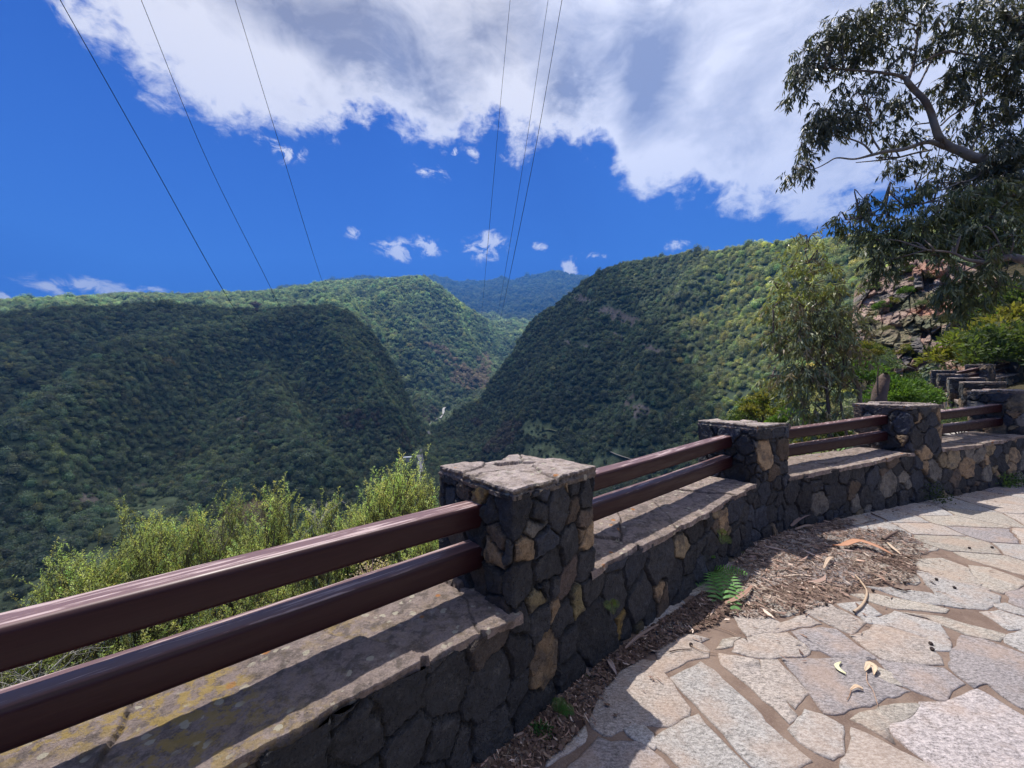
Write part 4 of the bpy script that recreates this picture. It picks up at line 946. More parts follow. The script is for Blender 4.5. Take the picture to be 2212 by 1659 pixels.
tag(f3, 'bluish forest on the farthest mountain ridge', 'forest', kind='stuff')
# ------------------------------------------------------------------ the big cloud overhead, unseen and outlined to shade the near slopes
CH = 3000.
shade = [(-72, 190), (-72, 1500), (-45, 1400), (-30, 1300), (-18, 1150), (-13, 960), (-11, 860), (-6, 950), (5, 1100), (14, 1150), (17, 900), (21, 700), (22, 520), (20, 400), (22, 300), (26, 200), (12, 175), (-20, 160), (-50, 170)]
pp = []
for a, r in shade:
    pp.append((r*math.sin(R(a))+SUN.x/SUN.z*CH, r*math.cos(R(a))+SUN.y/SUN.z*CH))
pp = np.array(pp); cc_ = pp.mean(0); out = []
for i in range(len(pp)):
    a, b_ = pp[i], pp[(i+1) % len(pp)]
    for t in np.linspace(0, 1, 14, endpoint=False): out.append(a+(b_-a)*t)
pp = np.array(out); q = np.column_stack([pp/90, np.zeros(len(pp))]); pp = pp+np.stack([fbm(q, 4, 500), fbm(q, 4, 501)], -1)*45
V = []; levels = [(0, .97, 0), (1, 1.0, 60), (2, .93, 160), (3, .75, 260), (4, .4, 320), (5, .01, 350)]; m = len(pp)
low = [(.01, -12), (.4, -10), (.75, -5)]
for f_, z_ in low+[(l[1], l[2]) for l in levels]:
    X = cc_+(pp-cc_)*f_; nz_ = fbm(np.column_stack([X/160, np.full(m, z_/160)]), 4, 510)
    V.append(np.column_stack([X, CH+z_+nz_*(25 if z_ > 0 else 8)]))
V = np.concatenate(V); k = len(low)+len(levels); i = np.arange(k-1)[:, None]; j = np.arange(m)[None, :]; jn_ = (j+1) % m
M_CLD, N, o = new_mat('shade_cloud'); b_c = pbsdf(N, o, (.9, .9, .92, 1), 1., 0.); tb = N.node('ShaderNodeBsdfTransparent'); mxc = N.node('ShaderNodeMixShader'); mxc.inputs[0].default_value = .56; N.link(b_c.outputs[0], mxc.inputs[1]); N.link(tb.outputs[0], mxc.inputs[2]); N.link(mxc.outputs[0], o.inputs[0])
cl = mesh_obj('shade_cloud', V, np.stack([i*m+j, i*m+jn_, (i+1)*m+jn_, (i+1)*m+j], -1).reshape(-1, 4), M_CLD, None, None, True); tag(cl, kind='structure')
# ------------------------------------------------------------------ haze
hb = mesh_obj('haze', [(x, y, z) for x in (-7600, 7600) for y in (-7600, 7600) for z in (-2900, 2500)],
              [(0, 1, 3, 2), (4, 6, 7, 5), (0, 4, 5, 1), (2, 3, 7, 6), (0, 2, 6, 4), (1, 5, 7, 3)], M_PLAIN)
hb.data.materials.clear(); M_H = bpy.data.materials.new('haze'); M_H.use_nodes = True; N = NT(M_H.node_tree); N.n.clear(); o = N.node('ShaderNodeOutputMaterial')
pv = N.node('ShaderNodeVolumePrincipled'); pv.inputs['Color'].default_value = (.09, .34, 1, 1); pv.inputs['Density'].default_value = 1.5e-4; pv.inputs['Anisotropy'].default_value = .2
N.link(pv.outputs[0], o.inputs['Volume']); hb.data.materials.append(M_H); tag(hb, kind='stuff'); hb.display_type = 'WIRE'
#PART3
# ------------------------------------------------------------------ valley floor: road, track, terraces, farm building
def ribbon(name, pxs, width, col, rmin=150, lift=1.2, n=40):
    P_ = smooth_path([terr_hit(x, y, rmin) for x, y in pxs], n); t = np.gradient(P_[:, :2], axis=0); t /= np.linalg.norm(t, axis=1)[:, None]+1e-9
    nn = np.stack([-t[:, 1], t[:, 0]], -1); wd = np.broadcast_to(width, n)
    V = np.stack([np.column_stack([P_[:, :2]+nn*wd[:, None]*k, P_[:, 2]+lift]) for k in (-.5, 0, .5)], 1).reshape(-1, 3)
    o = mesh_obj(name, V, grid_faces(n, 3), M_PLAIN, None, np.full((len(V), 3), col), True); tag(o, kind='structure'); return o
ribbon('road', [(912, 1055), (911, 1030), (907, 1005), (903, 985)], 7, (.34, .33, .32), 300, 2)
ribbon('road', [(922, 1060), (917, 1020), (911, 990), (909, 972)], 4, (.13, .13, .14), 300, 2)
ribbon('road', [(932, 945), (926, 935), (924, 926), (932, 915), (945, 905)], 5, (.16, .16, .17), 500, 2)
ribbon('road', [(950, 905), (957, 893), (958, 885), (966, 878)], 7, (.42, .41, .40), 700, 2.5)
ribbon('hillside_track', [(1312, 974), (1330, 983), (1350, 990), (1368, 995)], 2.5, (.27, .25, .22), 250, 1.2)
for k, (x, y, w_) in enumerate([(1000, 838, 16), (1001, 845, 18), (1003, 852, 16), (968, 873, 14)]):
    ribbon('terrace', [(x-w_/2, y), (x, y+.5), (x+w_/2, y-.5)], 7, (.20, .26, .09), 900, 3, 8)
ribbon('terrace', [(1162, 934), (1180, 930), (1203, 934)], 3, (.16, .17, .10), 300, 2, 10)
def box(cx, cy, cz, sx, sy, sz, rot=0.):
    c, s_ = math.cos(rot), math.sin(rot)
    V = np.array([(x*c-y*s_+cx, x*s_+y*c+cy, z+cz) for x in (-sx/2, sx/2) for y in (-sy/2, sy/2) for z in (0, sz)])
    return V, np.array([(0, 1, 3, 2), (4, 6, 7, 5), (0, 4, 5, 1), (2, 3, 7, 6), (0, 2, 6, 4), (1, 5, 7, 3)])
p = terr_hit(880, 998, 300); hs_e = empty('farm_building', p); tag(hs_e, 'tiny farm building with a pale flat roof beside the valley road', 'farm building')
V, Fq = box(p[0], p[1], p[2], 10, 6, 6.5, .3); mesh_obj('wall', V, Fq, M_PLAIN, hs_e, np.full((8, 3), (.5, .48, .45)))
V, Fq = box(p[0], p[1], p[2]+6.5, 11.5, 7.5, .6, .3); mesh_obj('roof', V, Fq, M_PLAIN, hs_e, np.full((8, 3), (.75, .78, .80)))
# ------------------------------------------------------------------ rock face
nu, nv = 260, 220; U, Vv = np.meshgrid(np.linspace(0, 1, nu), np.linspace(0, 1, nv), indexing='ij')
PXc = 1838+U*380+14*(Vv-.5)*(1-U); topy = np.interp(PXc, [1838, 1870, 1960, 2050, 2130, 2220], [640, 592, 560, 560, 590, 600]); boty = np.interp(PXc, [1838, 1900, 2050, 2150, 2220], [800, 835, 838, 820, 812])
PYc = boty+(topy-boty)*Vv; azc = np.arctan((PXc-CX)/F); rc = 32+12.5*Vv**1.1-2.0*U
tt = (CY-PYc)/F*np.cos(azc); X, Y, Z = rc*np.sin(azc), rc*np.cos(azc), EYE+tt*rc
q = np.stack([X, Y, Z*1.0], -1)
g = np.random.default_rng(77); C = np.column_stack([g.uniform(0, 1, 330)*20, g.uniform(0, 1, 330)**1.0*13]); C = C[np.argsort(g.random(330))]; C[170:] = C[170:]*0+99; uu = U*20+.5*fbm(q/2, 3, 600); vv = Vv*13+.5*fbm(q/2+5, 3, 601)
i1 = np.zeros(U.shape, int); e = np.zeros(U.shape)
for a in range(nu):
    d_ = np.hypot((uu[a][:, None]-C[:, 0])*1.25, vv[a][:, None]-C[:, 1]); o_ = np.argsort(d_, 1)[:, :2]; i1[a] = o_[:, 0]; r_ = np.arange(nv); e[a] = d_[r_, o_[:, 1]]-d_[r_, o_[:, 0]]
offb = g.uniform(-1, 1, 330); dsp = offb[i1]*.75*sstep(e, 0, .15)+.3*sstep(e, 0, .2)+fbm(q/1.1, 5, 602, .6)*.9+fbm(q/5, 3, 603)*1.7+fbm(q/.35, 3, 604)*.18
dsp *= sstep(np.minimum.reduce([U/.05+.01, (1-U)/.05+.01, (1-Vv)/.06+.01]), 0, 1)
X, Y = X-np.sin(azc)*dsp, Y-np.cos(azc)*dsp
cb_ = np.array([[.34, .25, .20], [.42, .28, .22], [.18, .16, .145], [.46, .33, .26], [.27, .235, .21]])[g.integers(0, 5, 330)]
col = cb_[i1]*(1+.45*fbm(q/.8, 4, 605))[..., None]*(.5+.5*sstep(e, 0, .10))[..., None]*(1+.5*fbm(q*2.2, 3, 609))[..., None]
red = sstep(fbm(q/2.6, 3, 606), .1, .4)[..., None]; col = col*(1-red*.6)+np.array([.50, .24, .15])*red*.6
moss = sstep(fbm(q/1.5, 5, 607)+.3*(Vv-.5), -.02, .2)[..., None]; col = col*(1-moss*.75)+np.array([.15, .16, .085])*moss*.75*(1+.5*fbm(q/.3, 3, 608))[..., None]
cf = mesh_obj('rock_face', np.stack([X, Y, Z], -1).reshape(-1, 3), grid_faces(nu, nv), M_ROCK, None, np.clip(col, 0, 1).reshape(-1, 3), False); tag(cf, kind='structure')
def cliff_pt(px, py):
    k = np.argmin((PXc-px)**2+(PYc-py)**2); return np.array([X.ravel()[k], Y.ravel()[k], Z.ravel()[k]])
# ------------------------------------------------------------------ plants
def bush_parts(name, seed, rx, rz, n, lsz, cols_, mat, clumps=26, up=.3, stems=10, root=1.0):
    """bush with its base at the origin: returns (empty, foliage, stems)"""
    g = np.random.default_rng(seed); e = empty(name); acc = Acc(); st = Acc()
    cen = []
    for k in range(clumps):
        v = g.normal(size=3); v /= np.linalg.norm(v); v[2] = abs(v[2])*1.1-.25; rr = g.uniform(.45, .95)
        cen.append((v[0]*rx*rr, v[1]*rx*rr, rz*.45+v[2]*rz*.55*rr))
    cen = np.array(cen); per = n//clumps
    for c in cen:
        cr = rx*g.uniform(.2, .36); v = g.normal(size=(per, 3)); v /= np.linalg.norm(v, axis=1)[:, None]; v[:, 2] = np.abs(v[:, 2])*1.0-.3
        P_ = c+v*cr*g.uniform(.5, 1.05, (per, 1)); d = v+g.normal(size=v.shape)*.5+np.array([0, 0, up])
        V, Fq = leaves_mesh(P_, d, lsz*g.uniform(.6, 1.4, per), lsz*.42*g.uniform(.7, 1.3, per))
        cc = np.array(cols_[g.integers(0, len(cols_))])*g.lognormal(0, .22, (per, 1)); acc.add(V, Fq, np.repeat(cc, 4, 0))
        if k % 1 == 0 and len(st.V) < stems:
            b0 = np.array([g.normal(0, rx*.1), g.normal(0, rx*.1), -root*.2]); V, Fq = tube(smooth_path([b0, b0*.5+c*.5+g.normal(size=3)*rx*.08, c], 7), np.linspace(.035, .01, 7)*rx, 5)
            st.add(V, Fq, (.12, .10, .08))
    acc.build('foliage', mat, e); st.build('stem', M_BARK, e, True); return e
def copy_tree(o):
    c = o.copy(); COL.objects.link(c)
    for ch in o.children:
        d = ch.copy(); COL.objects.link(d); d.parent = c
    return c
YG = [(.16, .17, .045), (.12, .15, .045), (.19, .17, .05)]; GG = [(.07, .10, .04), (.055, .085, .035), (.09, .12, .045)]; GL = [(.10, .17, .04), (.075, .14, .04)]; OL = [(.13, .13, .07), (.10, .11, .06), (.16, .15, .09)]; BG = [(.11, .15, .09), (.13, .17, .11)]
protos = {'y': bush_parts('spurge_bush', 1, 1., 1.5, 3000, .13, YG, M_SHRUB, 30), 'g': bush_parts('broadleaf_shrub', 2, 1., 1.6, 3200, .12, GG, M_SHRUB, 30),
          'l': bush_parts('bright_shrub', 3, 1., 1.5, 3200, .13, GL, M_SHRUB, 28), 'o': bush_parts('dry_scrub', 4, 1., 1.2, 2600, .10, OL, M_SHRUB, 26), 'b': bush_parts('grey_green_shrub', 5, 1., 1.5, 3000, .11, BG, M_SHRUB, 28)}
cats = dict(y='bush', g='shrub', l='shrub', o='scrub', b='shrub'); used = set()
def put(kind, px, py, r, size, label, cliff=False, sz_z=1.):
    p = protos[kind]; o = p if kind not in used else copy_tree(p); used.add(kind)
    loc = cliff_pt(px, py) if cliff else at_r(px, py, r)
    loc = np.array(loc); loc[2] -= .3*size; o.location = loc; o.rotation_euler = (0, 0, RNG.uniform(0, 6.28)); size = size*(.55 if cliff else .72); o.scale = (size, size, size*sz_z)
    for ch in o.children: ch.matrix_parent_inverse = Matrix.Identity(4)
    tag(o, label, cats[kind], 'bushes and shrubs on the slope behind the parapet'); return o
for a in [
 ('y', 1655, 905, 16, 1.25, 'yellow-green bush left of the young gum tree, above the rails of the second bay'),
 ('g', 1610, 925, 24, 1.4, 'hazy grey-green shrub just behind the second pillar cap, left of the yellow-green bush'),
 ('l', 1930, 880, 12, .85, 'bright green shrub behind the cap of the third pillar'),
 ('l', 1968, 875, 15, .9, 'bright green shrub left of the far stacked pillars'),
 ('g', 1950, 845, 18, .8, 'dark leafy shrub right of the broken stump, at the foot of the rock face'),
 ('b', 1915, 800, 18, .7, 'blue-green shrub above the broken stump, left of the rock face foot'),
 ('y', 1872, 775, 24, 1.0, 'yellow bush at the left foot of the rock face, right of the young gum tree'),
 ('l', 1862, 830, 13, .8, 'green shrub behind the twin stems of the young gum tree'),
 ('y', 2135, 790, 27, 2.6, 'big yellow-green bush on the bank above the far pillars'),
 ('g', 2190, 800, 25, 2.6, 'deep green bush at the right edge of the picture, above the last pillar'),
 ('y', 2215, 760, 30, 3.0, 'tall yellow-green bush cut by the right edge of the picture'),
 ('l', 2165, 755, 33, 2.6, 'light green bush behind the big yellow-green one on the bank'),
 ('o', 2110, 750, 34, 2.0, 'olive scrub between the rock face and the yellow-green thicket'),
 ('g', 2215, 690, 36, 3.2, 'green bush high on the right bank under the gum limb'),
 ('y', 2160, 690, 37, 2.4, 'small yellow bush high on the right bank under the hanging foliage'),
 ('l', 1700, 925, 12, .7, 'bright leafy shrub seen through the rails left of the third pillar'),
 ('y', 1740, 970, 9, .5, 'small yellow-green bush low behind the rails, under the young gum tree'),
 ('b', 2075, 925, 9.5, .45, 'pale dry shrub seen through the rails right of the third pillar'),
 ('g', 1800, 960, 9, .55, 'dark green shrub low behind the rails, left of the third pillar')]:
    put(*a)
for a in [('y', 1925, 655, 0, .9, 'yellow-green bush low on the left of the rock face'), ('l', 1905, 668, 0, 1.0, 'bright green bush at the left edge of the rock face'), ('l', 1958, 632, 0, 1.0, 'bright bush on the upper middle of the rock face'),
          ('b', 1885, 625, 0, 1.3, 'grey-green bush on the top left corner of the rock face'), ('o', 1995, 600, 0, 1.4, 'dry grey scrub on the rock face rim'), ('g', 1955, 590, 0, 1.4, 'green bush on the rock face rim below the hanging foliage'),
          ('y', 1960, 765, 0, 1.2, 'yellow-green bush on the ledge under the column-like rocks'), ('g', 2000, 770, 0, 1.2, 'green bush on the ledge under the red rocks'), ('b', 1925, 775, 0, 1.3, 'grey-green bush at the left end of the ledge'),
          ('o', 2035, 700, 0, 1.1, 'olive scrub right of the column-like rocks'), ('b', 2050, 640, 0, 1.5, 'grey-green bush on the right part of the rock face'), ('o', 1915, 715, 0, .8, 'small dry scrub left of the column-like rocks'),
          ('o', 1870, 700, 0, 1.1, 'olive scrub on the left flank of the rock face'), ('g', 2090, 700, 0, 1.7, 'green bush on the right flank of the rock face'), ('o', 2100, 640, 0, 1.8, 'dry scrub on the rock face behind the lowest hanging foliage'),
          ('g', 1872, 760, 0, 1.3, 'dark bush at the lower left flank of the rock face'), ('b', 1990, 660, 0, .7, 'little grey-green bush in the middle of the rock face')]:
    o = put(*a, cliff=True)
# heath shrubs right behind the wall
def heath(px, topy, Y, rad, hgt, n_br, seed, label, tone=1., lean=0.):
    g = np.random.default_rng(seed); top = at_depth(px, topy-32, Y); root = np.array([top[0], top[1], top[2]-hgt-1.0]); e = empty('heath_shrub', root)
    fol, st = Acc(), Acc(); Ps, Ds, Ls, Cs = [], [], [], []
    for k in range(n_br):
        a = g.uniform(0, 6.28); rr = rad*math.sqrt(g.random()); h = 1-.55*(rr/rad)**1.6*g.uniform(.6, 1.2); f = g.uniform(.25, 1.) if g.random() < .45 else g.uniform(.85, 1.); h = h*g.uniform(.72, 1.0)
        tip = np.array([top[0]+rr*math.cos(a)+lean*h, top[1]+rr*math.sin(a), top[2]-hgt*(1-h*f**.6)])
        b0 = root+np.array([g.normal(0, .05), g.normal(0, .05), 0]); mid = root*.45+tip*.55+np.array([g.normal(0, .08), g.normal(0, .08), -.1]); mid[2] = root[2]+(tip[2]-root[2])*.5
        path = smooth_path([b0, mid, tip], 9); V, Fq = tube(path, np.linspace(.014, .003, 9), 5); st.add(V, Fq, np.array((.13, .11, .09))*g.uniform(.6, 1.6))
        dead = g.random() < .05
        ns = g.integers(9, 15); bt = g.lognormal(0, .16)*tone
        for q in range(ns):
            L = g.uniform(.09, .24); s0 = tip+g.normal(size=3)*np.array([.055, .055, .06]); d = np.array([g.normal(0, .42)+.0, g.normal(0, .42), 1.]); d /= np.linalg.norm(d)
            m = int(L*250); t = g.random(m); c = s0+d*(t*L)[:, None]+g.normal(size=(m, 3))*.006; phi = g.uniform(0, 6.28, m); out = np.stack([np.cos(phi), np.sin(phi), np.full(m, .75)], -1)
            if dead: continue
            Ps.append(c); Ds.append(out); Ls.append(g.uniform(.010, .019, m)); hue = np.array([.44, .49, .20])*bt
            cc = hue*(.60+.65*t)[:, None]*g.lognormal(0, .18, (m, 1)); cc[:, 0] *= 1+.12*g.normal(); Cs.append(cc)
            V, Fq = tube(np.array([s0-d*.12+np.array([0, 0, -.02]), s0, s0+d*L*.9]), [.003, .0022, .001], 4); st.add(V, Fq, (.13, .12, .06))
    P_, D_, L_, C_ = np.concatenate(Ps), np.concatenate(Ds), np.concatenate(Ls), np.concatenate(Cs)
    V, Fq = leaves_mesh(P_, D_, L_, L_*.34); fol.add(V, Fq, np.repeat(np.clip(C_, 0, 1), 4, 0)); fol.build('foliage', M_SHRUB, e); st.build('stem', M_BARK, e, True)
    tag(e, label, 'shrub', 'heath shrubs behind the near rails'); return e
heath(215, 1185, 3.35, .50, 1.4, 62, 11, 'leftmost of the tall feathery heath shrubs, standing alone left of the taller ones')
heath(345, 1085, 3.8, .46, 1.7, 70, 12, 'tallest pointed heath shrub in the left half, with a conical top')
heath(465, 1098, 3.9, .50, 1.7, 74, 13, 'broad olive heath shrub with a rounded top right of the conical one', .9)
heath(590, 1095, 3.7, .34, 1.5, 46, 14, 'slim heath shrub with a narrow upright tip left of the dead white twigs')
heath(700, 1120, 3.6, .42, 1.4, 58, 15, 'heath shrub with bare white twigs sticking out of its top')
heath(862, 1022, 3.3, .34, 1.3, 62, 16, 'bright heath shrub close to the left side of the nearest pillar', 1.12)
heath(780, 1120, 3.4, .24, 1.2, 34, 17, 'small heath shrub between the white-twigged one and the pillar')
heath(120, 1330, 3.0, .45, 1.3, 46, 18, 'low heath shrub seen just above the top rail at far left', .85)
heath(330, 1340, 3.0, .55, 1.2, 56, 19, 'dense heath seen between the two rails at left', .8)
heath(560, 1290, 2.9, .55, 1.2, 56, 20, 'dense heath seen between the two rails in the middle', .8)
heath(930, 1175, 2.75, .26, 1.0, 34, 21, 'heath seen between the rails against the pillar side', .95)
heath(20, 1420, 2.7, .40, 1.1, 22, 22, 'sparse greyish heath at the lower left edge between the rails', .7)
def twigs(name, px, py, Y, n, L, seed, label, cat, col, spread=.5, rad=.006):
    g = np.random.default_rng(seed); b = at_depth(px, py, Y); e = Acc()
    def br(p, d, L, r, lv):
        pts_ = [p]; 
        for k in range(4): d = d+g.normal(size=3)*.22; d /= np.linalg.norm(d); pts_.append(pts_[-1]+d*L/4)
        V, Fq = tube(pts_, np.linspace(r, r*.4, 5), 5); e.add(V, Fq, np.array(col)*g.uniform(.8, 1.2))
        if lv: 
            for _ in range(3): br(pts_[g.integers(1, 5)], d+g.normal(size=3)*.6, L*.55, r*.5, lv-1)
    for k in range(n): br(b.copy(), np.array([g.normal(0, spread), g.normal(0, spread), 1.]), L*g.uniform(.6, 1.1), rad, 2)
    o = e.build(name, M_BARK, None, True); tag(o, label, cat); return o
twigs('dead_branch', 685, 1165, 3.5, 4, .32, 31, 'bare white dead twigs rising from the heath left of the pillar', 'dead twigs', (.45, .42, .38))
twigs('dead_branch', 35, 1560, 2.5, 9, .42, 32, 'tangle of grey dead twigs at the lower left edge', 'dead twigs', (.36, .34, .30), .8)
twigs('dead_branch', 130, 1500, 2.6, 6, .34, 33, 'grey dead twigs seen between the rails at lower left', 'dead twigs', (.30, .29, .25), .8)
twigs('dead_branch', 480, 1190, 3.6, 4, .3, 34, 'thin dry twigs inside the broad olive heath', 'dead twigs', (.30, .26, .2), .6, .004)
# dried pale flower head of a houseleek
g = np.random.default_rng(5); b0 = at_depth(800, 1290, 2.35); fh = empty('dried_flower_head', b0); tag(fh, 'pale cream dried flower panicle between the two near rails', 'dried flower', None)
V, Fq = tube(smooth_path([b0+np.array([0, 0, -.35]), b0, b0+np.array([0, 0, .18])], 8), np.linspace(.010, .006, 8), 6); mesh_obj('stem', V, Fq, M_PLAIN, fh, np.full((len(V), 3), (.45, .22, .20)), True)
fl, bt = Acc(), Acc()
for k in range(34):
    a = g.uniform(0, 6.28); h = g.uniform(-.05, .18); L = .17*(1-max(h, 0)/.30); e_ = b0+np.array([math.cos(a)*L, math.sin(a)*L, h+.06]); P_ = smooth_path([b0+np.array([0, 0, h-.03]), (b0+e_)/2+np.array([0, 0, .0]), e_], 5)
    V, Fq = tube(P_, np.linspace(.004, .002, 5), 4); bt.add(V, Fq, (.5, .33, .28)); m = 46; c = P_[g.integers(2, 5, m)]+g.normal(size=(m, 3))*.014; V, Fq = leaves_mesh(c, g.normal(size=(m, 3)), .013, .009); fl.add(V, Fq, np.repeat(np.array([.62, .52, .38])*g.lognormal(0, .15, (m, 1)), 4, 0))
fl.build('florets', M_SHRUB, fh); bt.build('twig', M_PLAIN, fh, True)
# ------------------------------------------------------------------ gum trees
def TX(x, y): return (2800+x/2.127)*.57604, (y/2.127)*.57604
def UX(x, y): return (3000+x/2.212)*.57604, (600+y/2.212)*.57604
def ZX(x, y): return (2700+x/2.074)*.57604, (850+y/2.074)*.57604
def gum_foliage(blobs, fx, sc, r0, seed, dens, leafL, cols_, limbs, hang=.75):
    """blobs (x,y,rx,ry,density,dr) in a zoom frame -> leaves and twigs"""
    g = np.random.default_rng(seed); L = np.array(limbs); fol, tw = Acc(), Acc()
    for (x, y, rx, ry, dn, dr) in blobs:
        px, py = fx(x, y); r = r0+dr; c0 = at_r(px, py, r); Yc = c0[1]; k = Yc/F*.57604/sc; ax, az_ = rx*k, ry*k
        m = max(6, int(ax*az_*dens*dn*(1.55 if fx is TX and x > 1450 else 1.15)*(5.6 if r0 > 9 else 3.4))); near_ = L[np.argsort(((L-c0)**2).sum(1))[:3]]; stem0 = near_[g.integers(0, 3)]
        hub = c0+np.array([0, 0, az_*.2])
        if np.linalg.norm(stem0-hub) < 3.5:
            V, Fq = tube(smooth_path([stem0, (stem0+hub)/2+g.normal(size=3)*.12+np.array([0, 0, .12]), hub], 8), np.linspace(.014, .005, 8), 5); tw.add(V, Fq, (.16, .13, .11))
        for q in range(m):
            v = g.normal(size=3); v /= np.linalg.norm(v); v *= g.random()**.45; c = c0+v*np.array([ax, max(ax, az_)*.9, az_])
            if q % 5 == 0:
                V, Fq = tube(smooth_path([hub, (hub+c)/2+np.array([0, 0, .08*ax])+g.normal(size=3)*.03, c+np.array([0, 0, .03])], 5), np.linspace(.006, .002, 5), 4); tw.add(V, Fq, (.17, .12, .10))
            n = g.integers(9, 17); tl = g.uniform(.14, .3); td = np.array([v[0]*.6, v[1]*.6, -.75])+g.normal(size=3)*.35; td /= np.linalg.norm(td)
            t = g.random(n); P_ = c+td*(t*tl)[:, None]; ld = td[None]*.4+g.normal(size=(n, 3))*.42+np.array([0, 0, -hang])
            ll = leafL*g.uniform(.65, 1.25, n); V, Fq = leaves_mesh(P_, ld, ll, ll*.19*g.uniform(.8, 1.3, n))
            cc = np.array(cols_[g.integers(0, len(cols_))])*g.lognormal(0, .22, (n, 1)); fol.add(V, Fq, np.repeat(cc, 4, 0))
    return fol, tw
def limb_px(fx, sc, lst, r0, acc, col, seed=0):
    g = np.random.default_rng(seed); P_ = []; Rr = []
    for (x, y, rw, dr) in lst:
        px, py = fx(x, y); p = at_r(px, py, r0+dr); P_.append(p); Rr.append(rw/sc*.57604*p[1]/F*.74)
    n = max(8, len(P_)*6); path = smooth_path(P_, n); rad = np.interp(np.linspace(0, 1, n), np.linspace(0, 1, len(Rr)), Rr)
    path = path+fbm(path*3, 2, seed)[:, None]*np.minimum(rad, .09)[:, None]*.8; rad = rad*(1+.06*fbm(path*3, 3, seed+1))
    V, Fq = tube(path, rad, 10); cc = np.array(col)*(1+.35*fbm(V*2.5, 3, seed+2))[:, None]; pt = sstep(fbm(V*3.7, 3, seed+5), .1, .3)[:, None]; cc = cc*(1-pt*.55)+np.array([.10, .06, .05])*pt*.55
    acc.add(V, Fq, cc); return path
tree = empty('gum_tree', at_r(2640, 930, 12.5)); tag(tree, 'large gum tree leaning in from the right with pale limbs and hanging dark foliage', 'tree')
ta = Acc(); R0 = 10.; GB = (.24, .21, .185); LP = []
for k, (fx, sc, l) in enumerate([
 (TX, 2.127, [(3100, 3900, 150, 3.), (2900, 2900, 130, 2.6), (2560, 2200, 105, 2.), (2250, 1700, 80, 1.4), (2050, 1450, 60, .9), (1900, 1290, 48, .6), (1800, 1250, 46, .5), (1700, 1200, 42, .4), (1620, 1170, 39, .3), (1540, 1100, 36, .2), (1500, 1000, 33, .1), (1470, 900, 31, 0), (1420, 800, 28, -.1), (1350, 730, 27, -.1), (1285, 655, 27, -.2), (1268, 615, 18, -.2)]),
 (TX, 2.127, [(1285, 640, 20, -.2), (1200, 600, 16, -.3), (1000, 570, 12, -.5), (800, 555, 9, -.7), (620, 540, 5, -.9)]),
 (TX, 2.127, [(1290, 640, 15, -.2), (1340, 480, 13, 0), (1360, 300, 11, .1), (1390, 150, 10, .2), (1440, 0, 8, .3), (1500, -200, 6, .4)]),
 (TX, 2.127, [(1330, 540, 10, -.1), (1450, 470, 11, .1), (1600, 410, 14, .2), (1700, 425, 10, .3), (1850, 450, 7, .5)]),
 (TX, 2.127, [(1360, 710, 9, -.1), (1430, 570, 9, .2), (1500, 430, 8, .4), (1570, 250, 7, .6), (1640, 80, 5, .8)]),
 (TX, 2.127, [(1590, 1180, 22, .3), (1480, 1135, 24, .1), (1400, 1142, 21, 0), (1250, 1190, 19, -.2), (1100, 1210, 17, -.3), (1000, 1235, 15, -.4), (860, 1270, 9, -.5), (720, 1260, 7, -.6), (640, 1300, 6, -.7), (560, 1340, 5, -.8), (470, 1358, 5, -.9), (390, 1350, 3, -1)]),
 (TX, 2.127, [(1000, 1225, 10, -.4), (930, 1150, 8, -.5), (800, 1100, 7, -.6), (690, 1080, 5, -.7)]),
 (TX, 2.127, [(1060, 1195, 9, -.3), (1000, 1090, 8, -.4), (980, 950, 6, -.5), (950, 870, 4, -.5)]),
 (TX, 2.127, [(1480, 1195, 9, .1), (1350, 1220, 10, .2), (1150, 1268, 8, .2), (870, 1297, 4, .2)]),
 (TX, 2.127, [(1550, 1000, 9, .1), (1640, 920, 8, .3), (1800, 830, 8, .5), (1900, 760, 5, .7)]),
 (TX, 2.127, [(1790, 1210, 11, .5), (1830, 1110, 10, .7), (1900, 1050, 10, .8), (2050, 970, 12, 1.), (2212, 880, 15, 1.2), (2450, 760, 20, 1.4)]),
 (TX, 2.127, [(2700, 2450, 60, 2.2), (2600, 1500, 50, 2), (2450, 760, 42, 1.5), (2300, 350, 34, 1.3), (2120, 180, 24, 1.1), (2050, 60, 16, 1.), (1980, -60, 10, 1.)]),
 (TX, 2.127, [(1400, 830, 6, .1), (1330, 700, 5, .2), (1150, 640, 4, .1)]),
 (UX, 2.212, [(1850, 20, 18, 1.2), (1650, 60, 12, .9), (1530, 95, 9, .5), (1420, 165, 9, .3), (1300, 200, 10, .1), (1200, 240, 9, 0), (1110, 256, 7, -.1), (950, 250, 4, -.2)]),
 (UX, 2.212, [(1300, 250, 8, 0), (1050, 350, 7, -.4), (900, 385, 6, -.5), (700, 445, 6, -.6), (480, 480, 4, -.8), (350, 500, 3, -.9)]),
 (UX, 2.212, [(2900, 1500, 80, 1.), (2350, 980, 60, -.2), (2050, 860, 50, -.8), (1858, 830, 46, -1.), (1750, 805, 40, -1.), (1650, 830, 33, -1.1), (1550, 850, 27, -1.2), (1400, 830, 15, -1.3), (1250, 768, 12, -1.4), (1050, 745, 7, -1.5)]),
 (UX, 2.212, [(1550, 850, 16, -1.2), (1450, 880, 10, -1.2), (1300, 960, 7, -1.2), (1200, 1050, 5, -1.2)]),
 (UX, 2.212, [(2000, 1085, 12, -1), (1850, 1068, 9, -1.), (1700, 1040, 6, -1.), (1600, 1060, 4, -1.)])]):
    LP.append(limb_px(fx, sc, l, R0, ta, GB if k not in (1, 2, 3, 4, 9) else (.20, .16, .14), 700+k*7))
LPp = np.concatenate(LP)
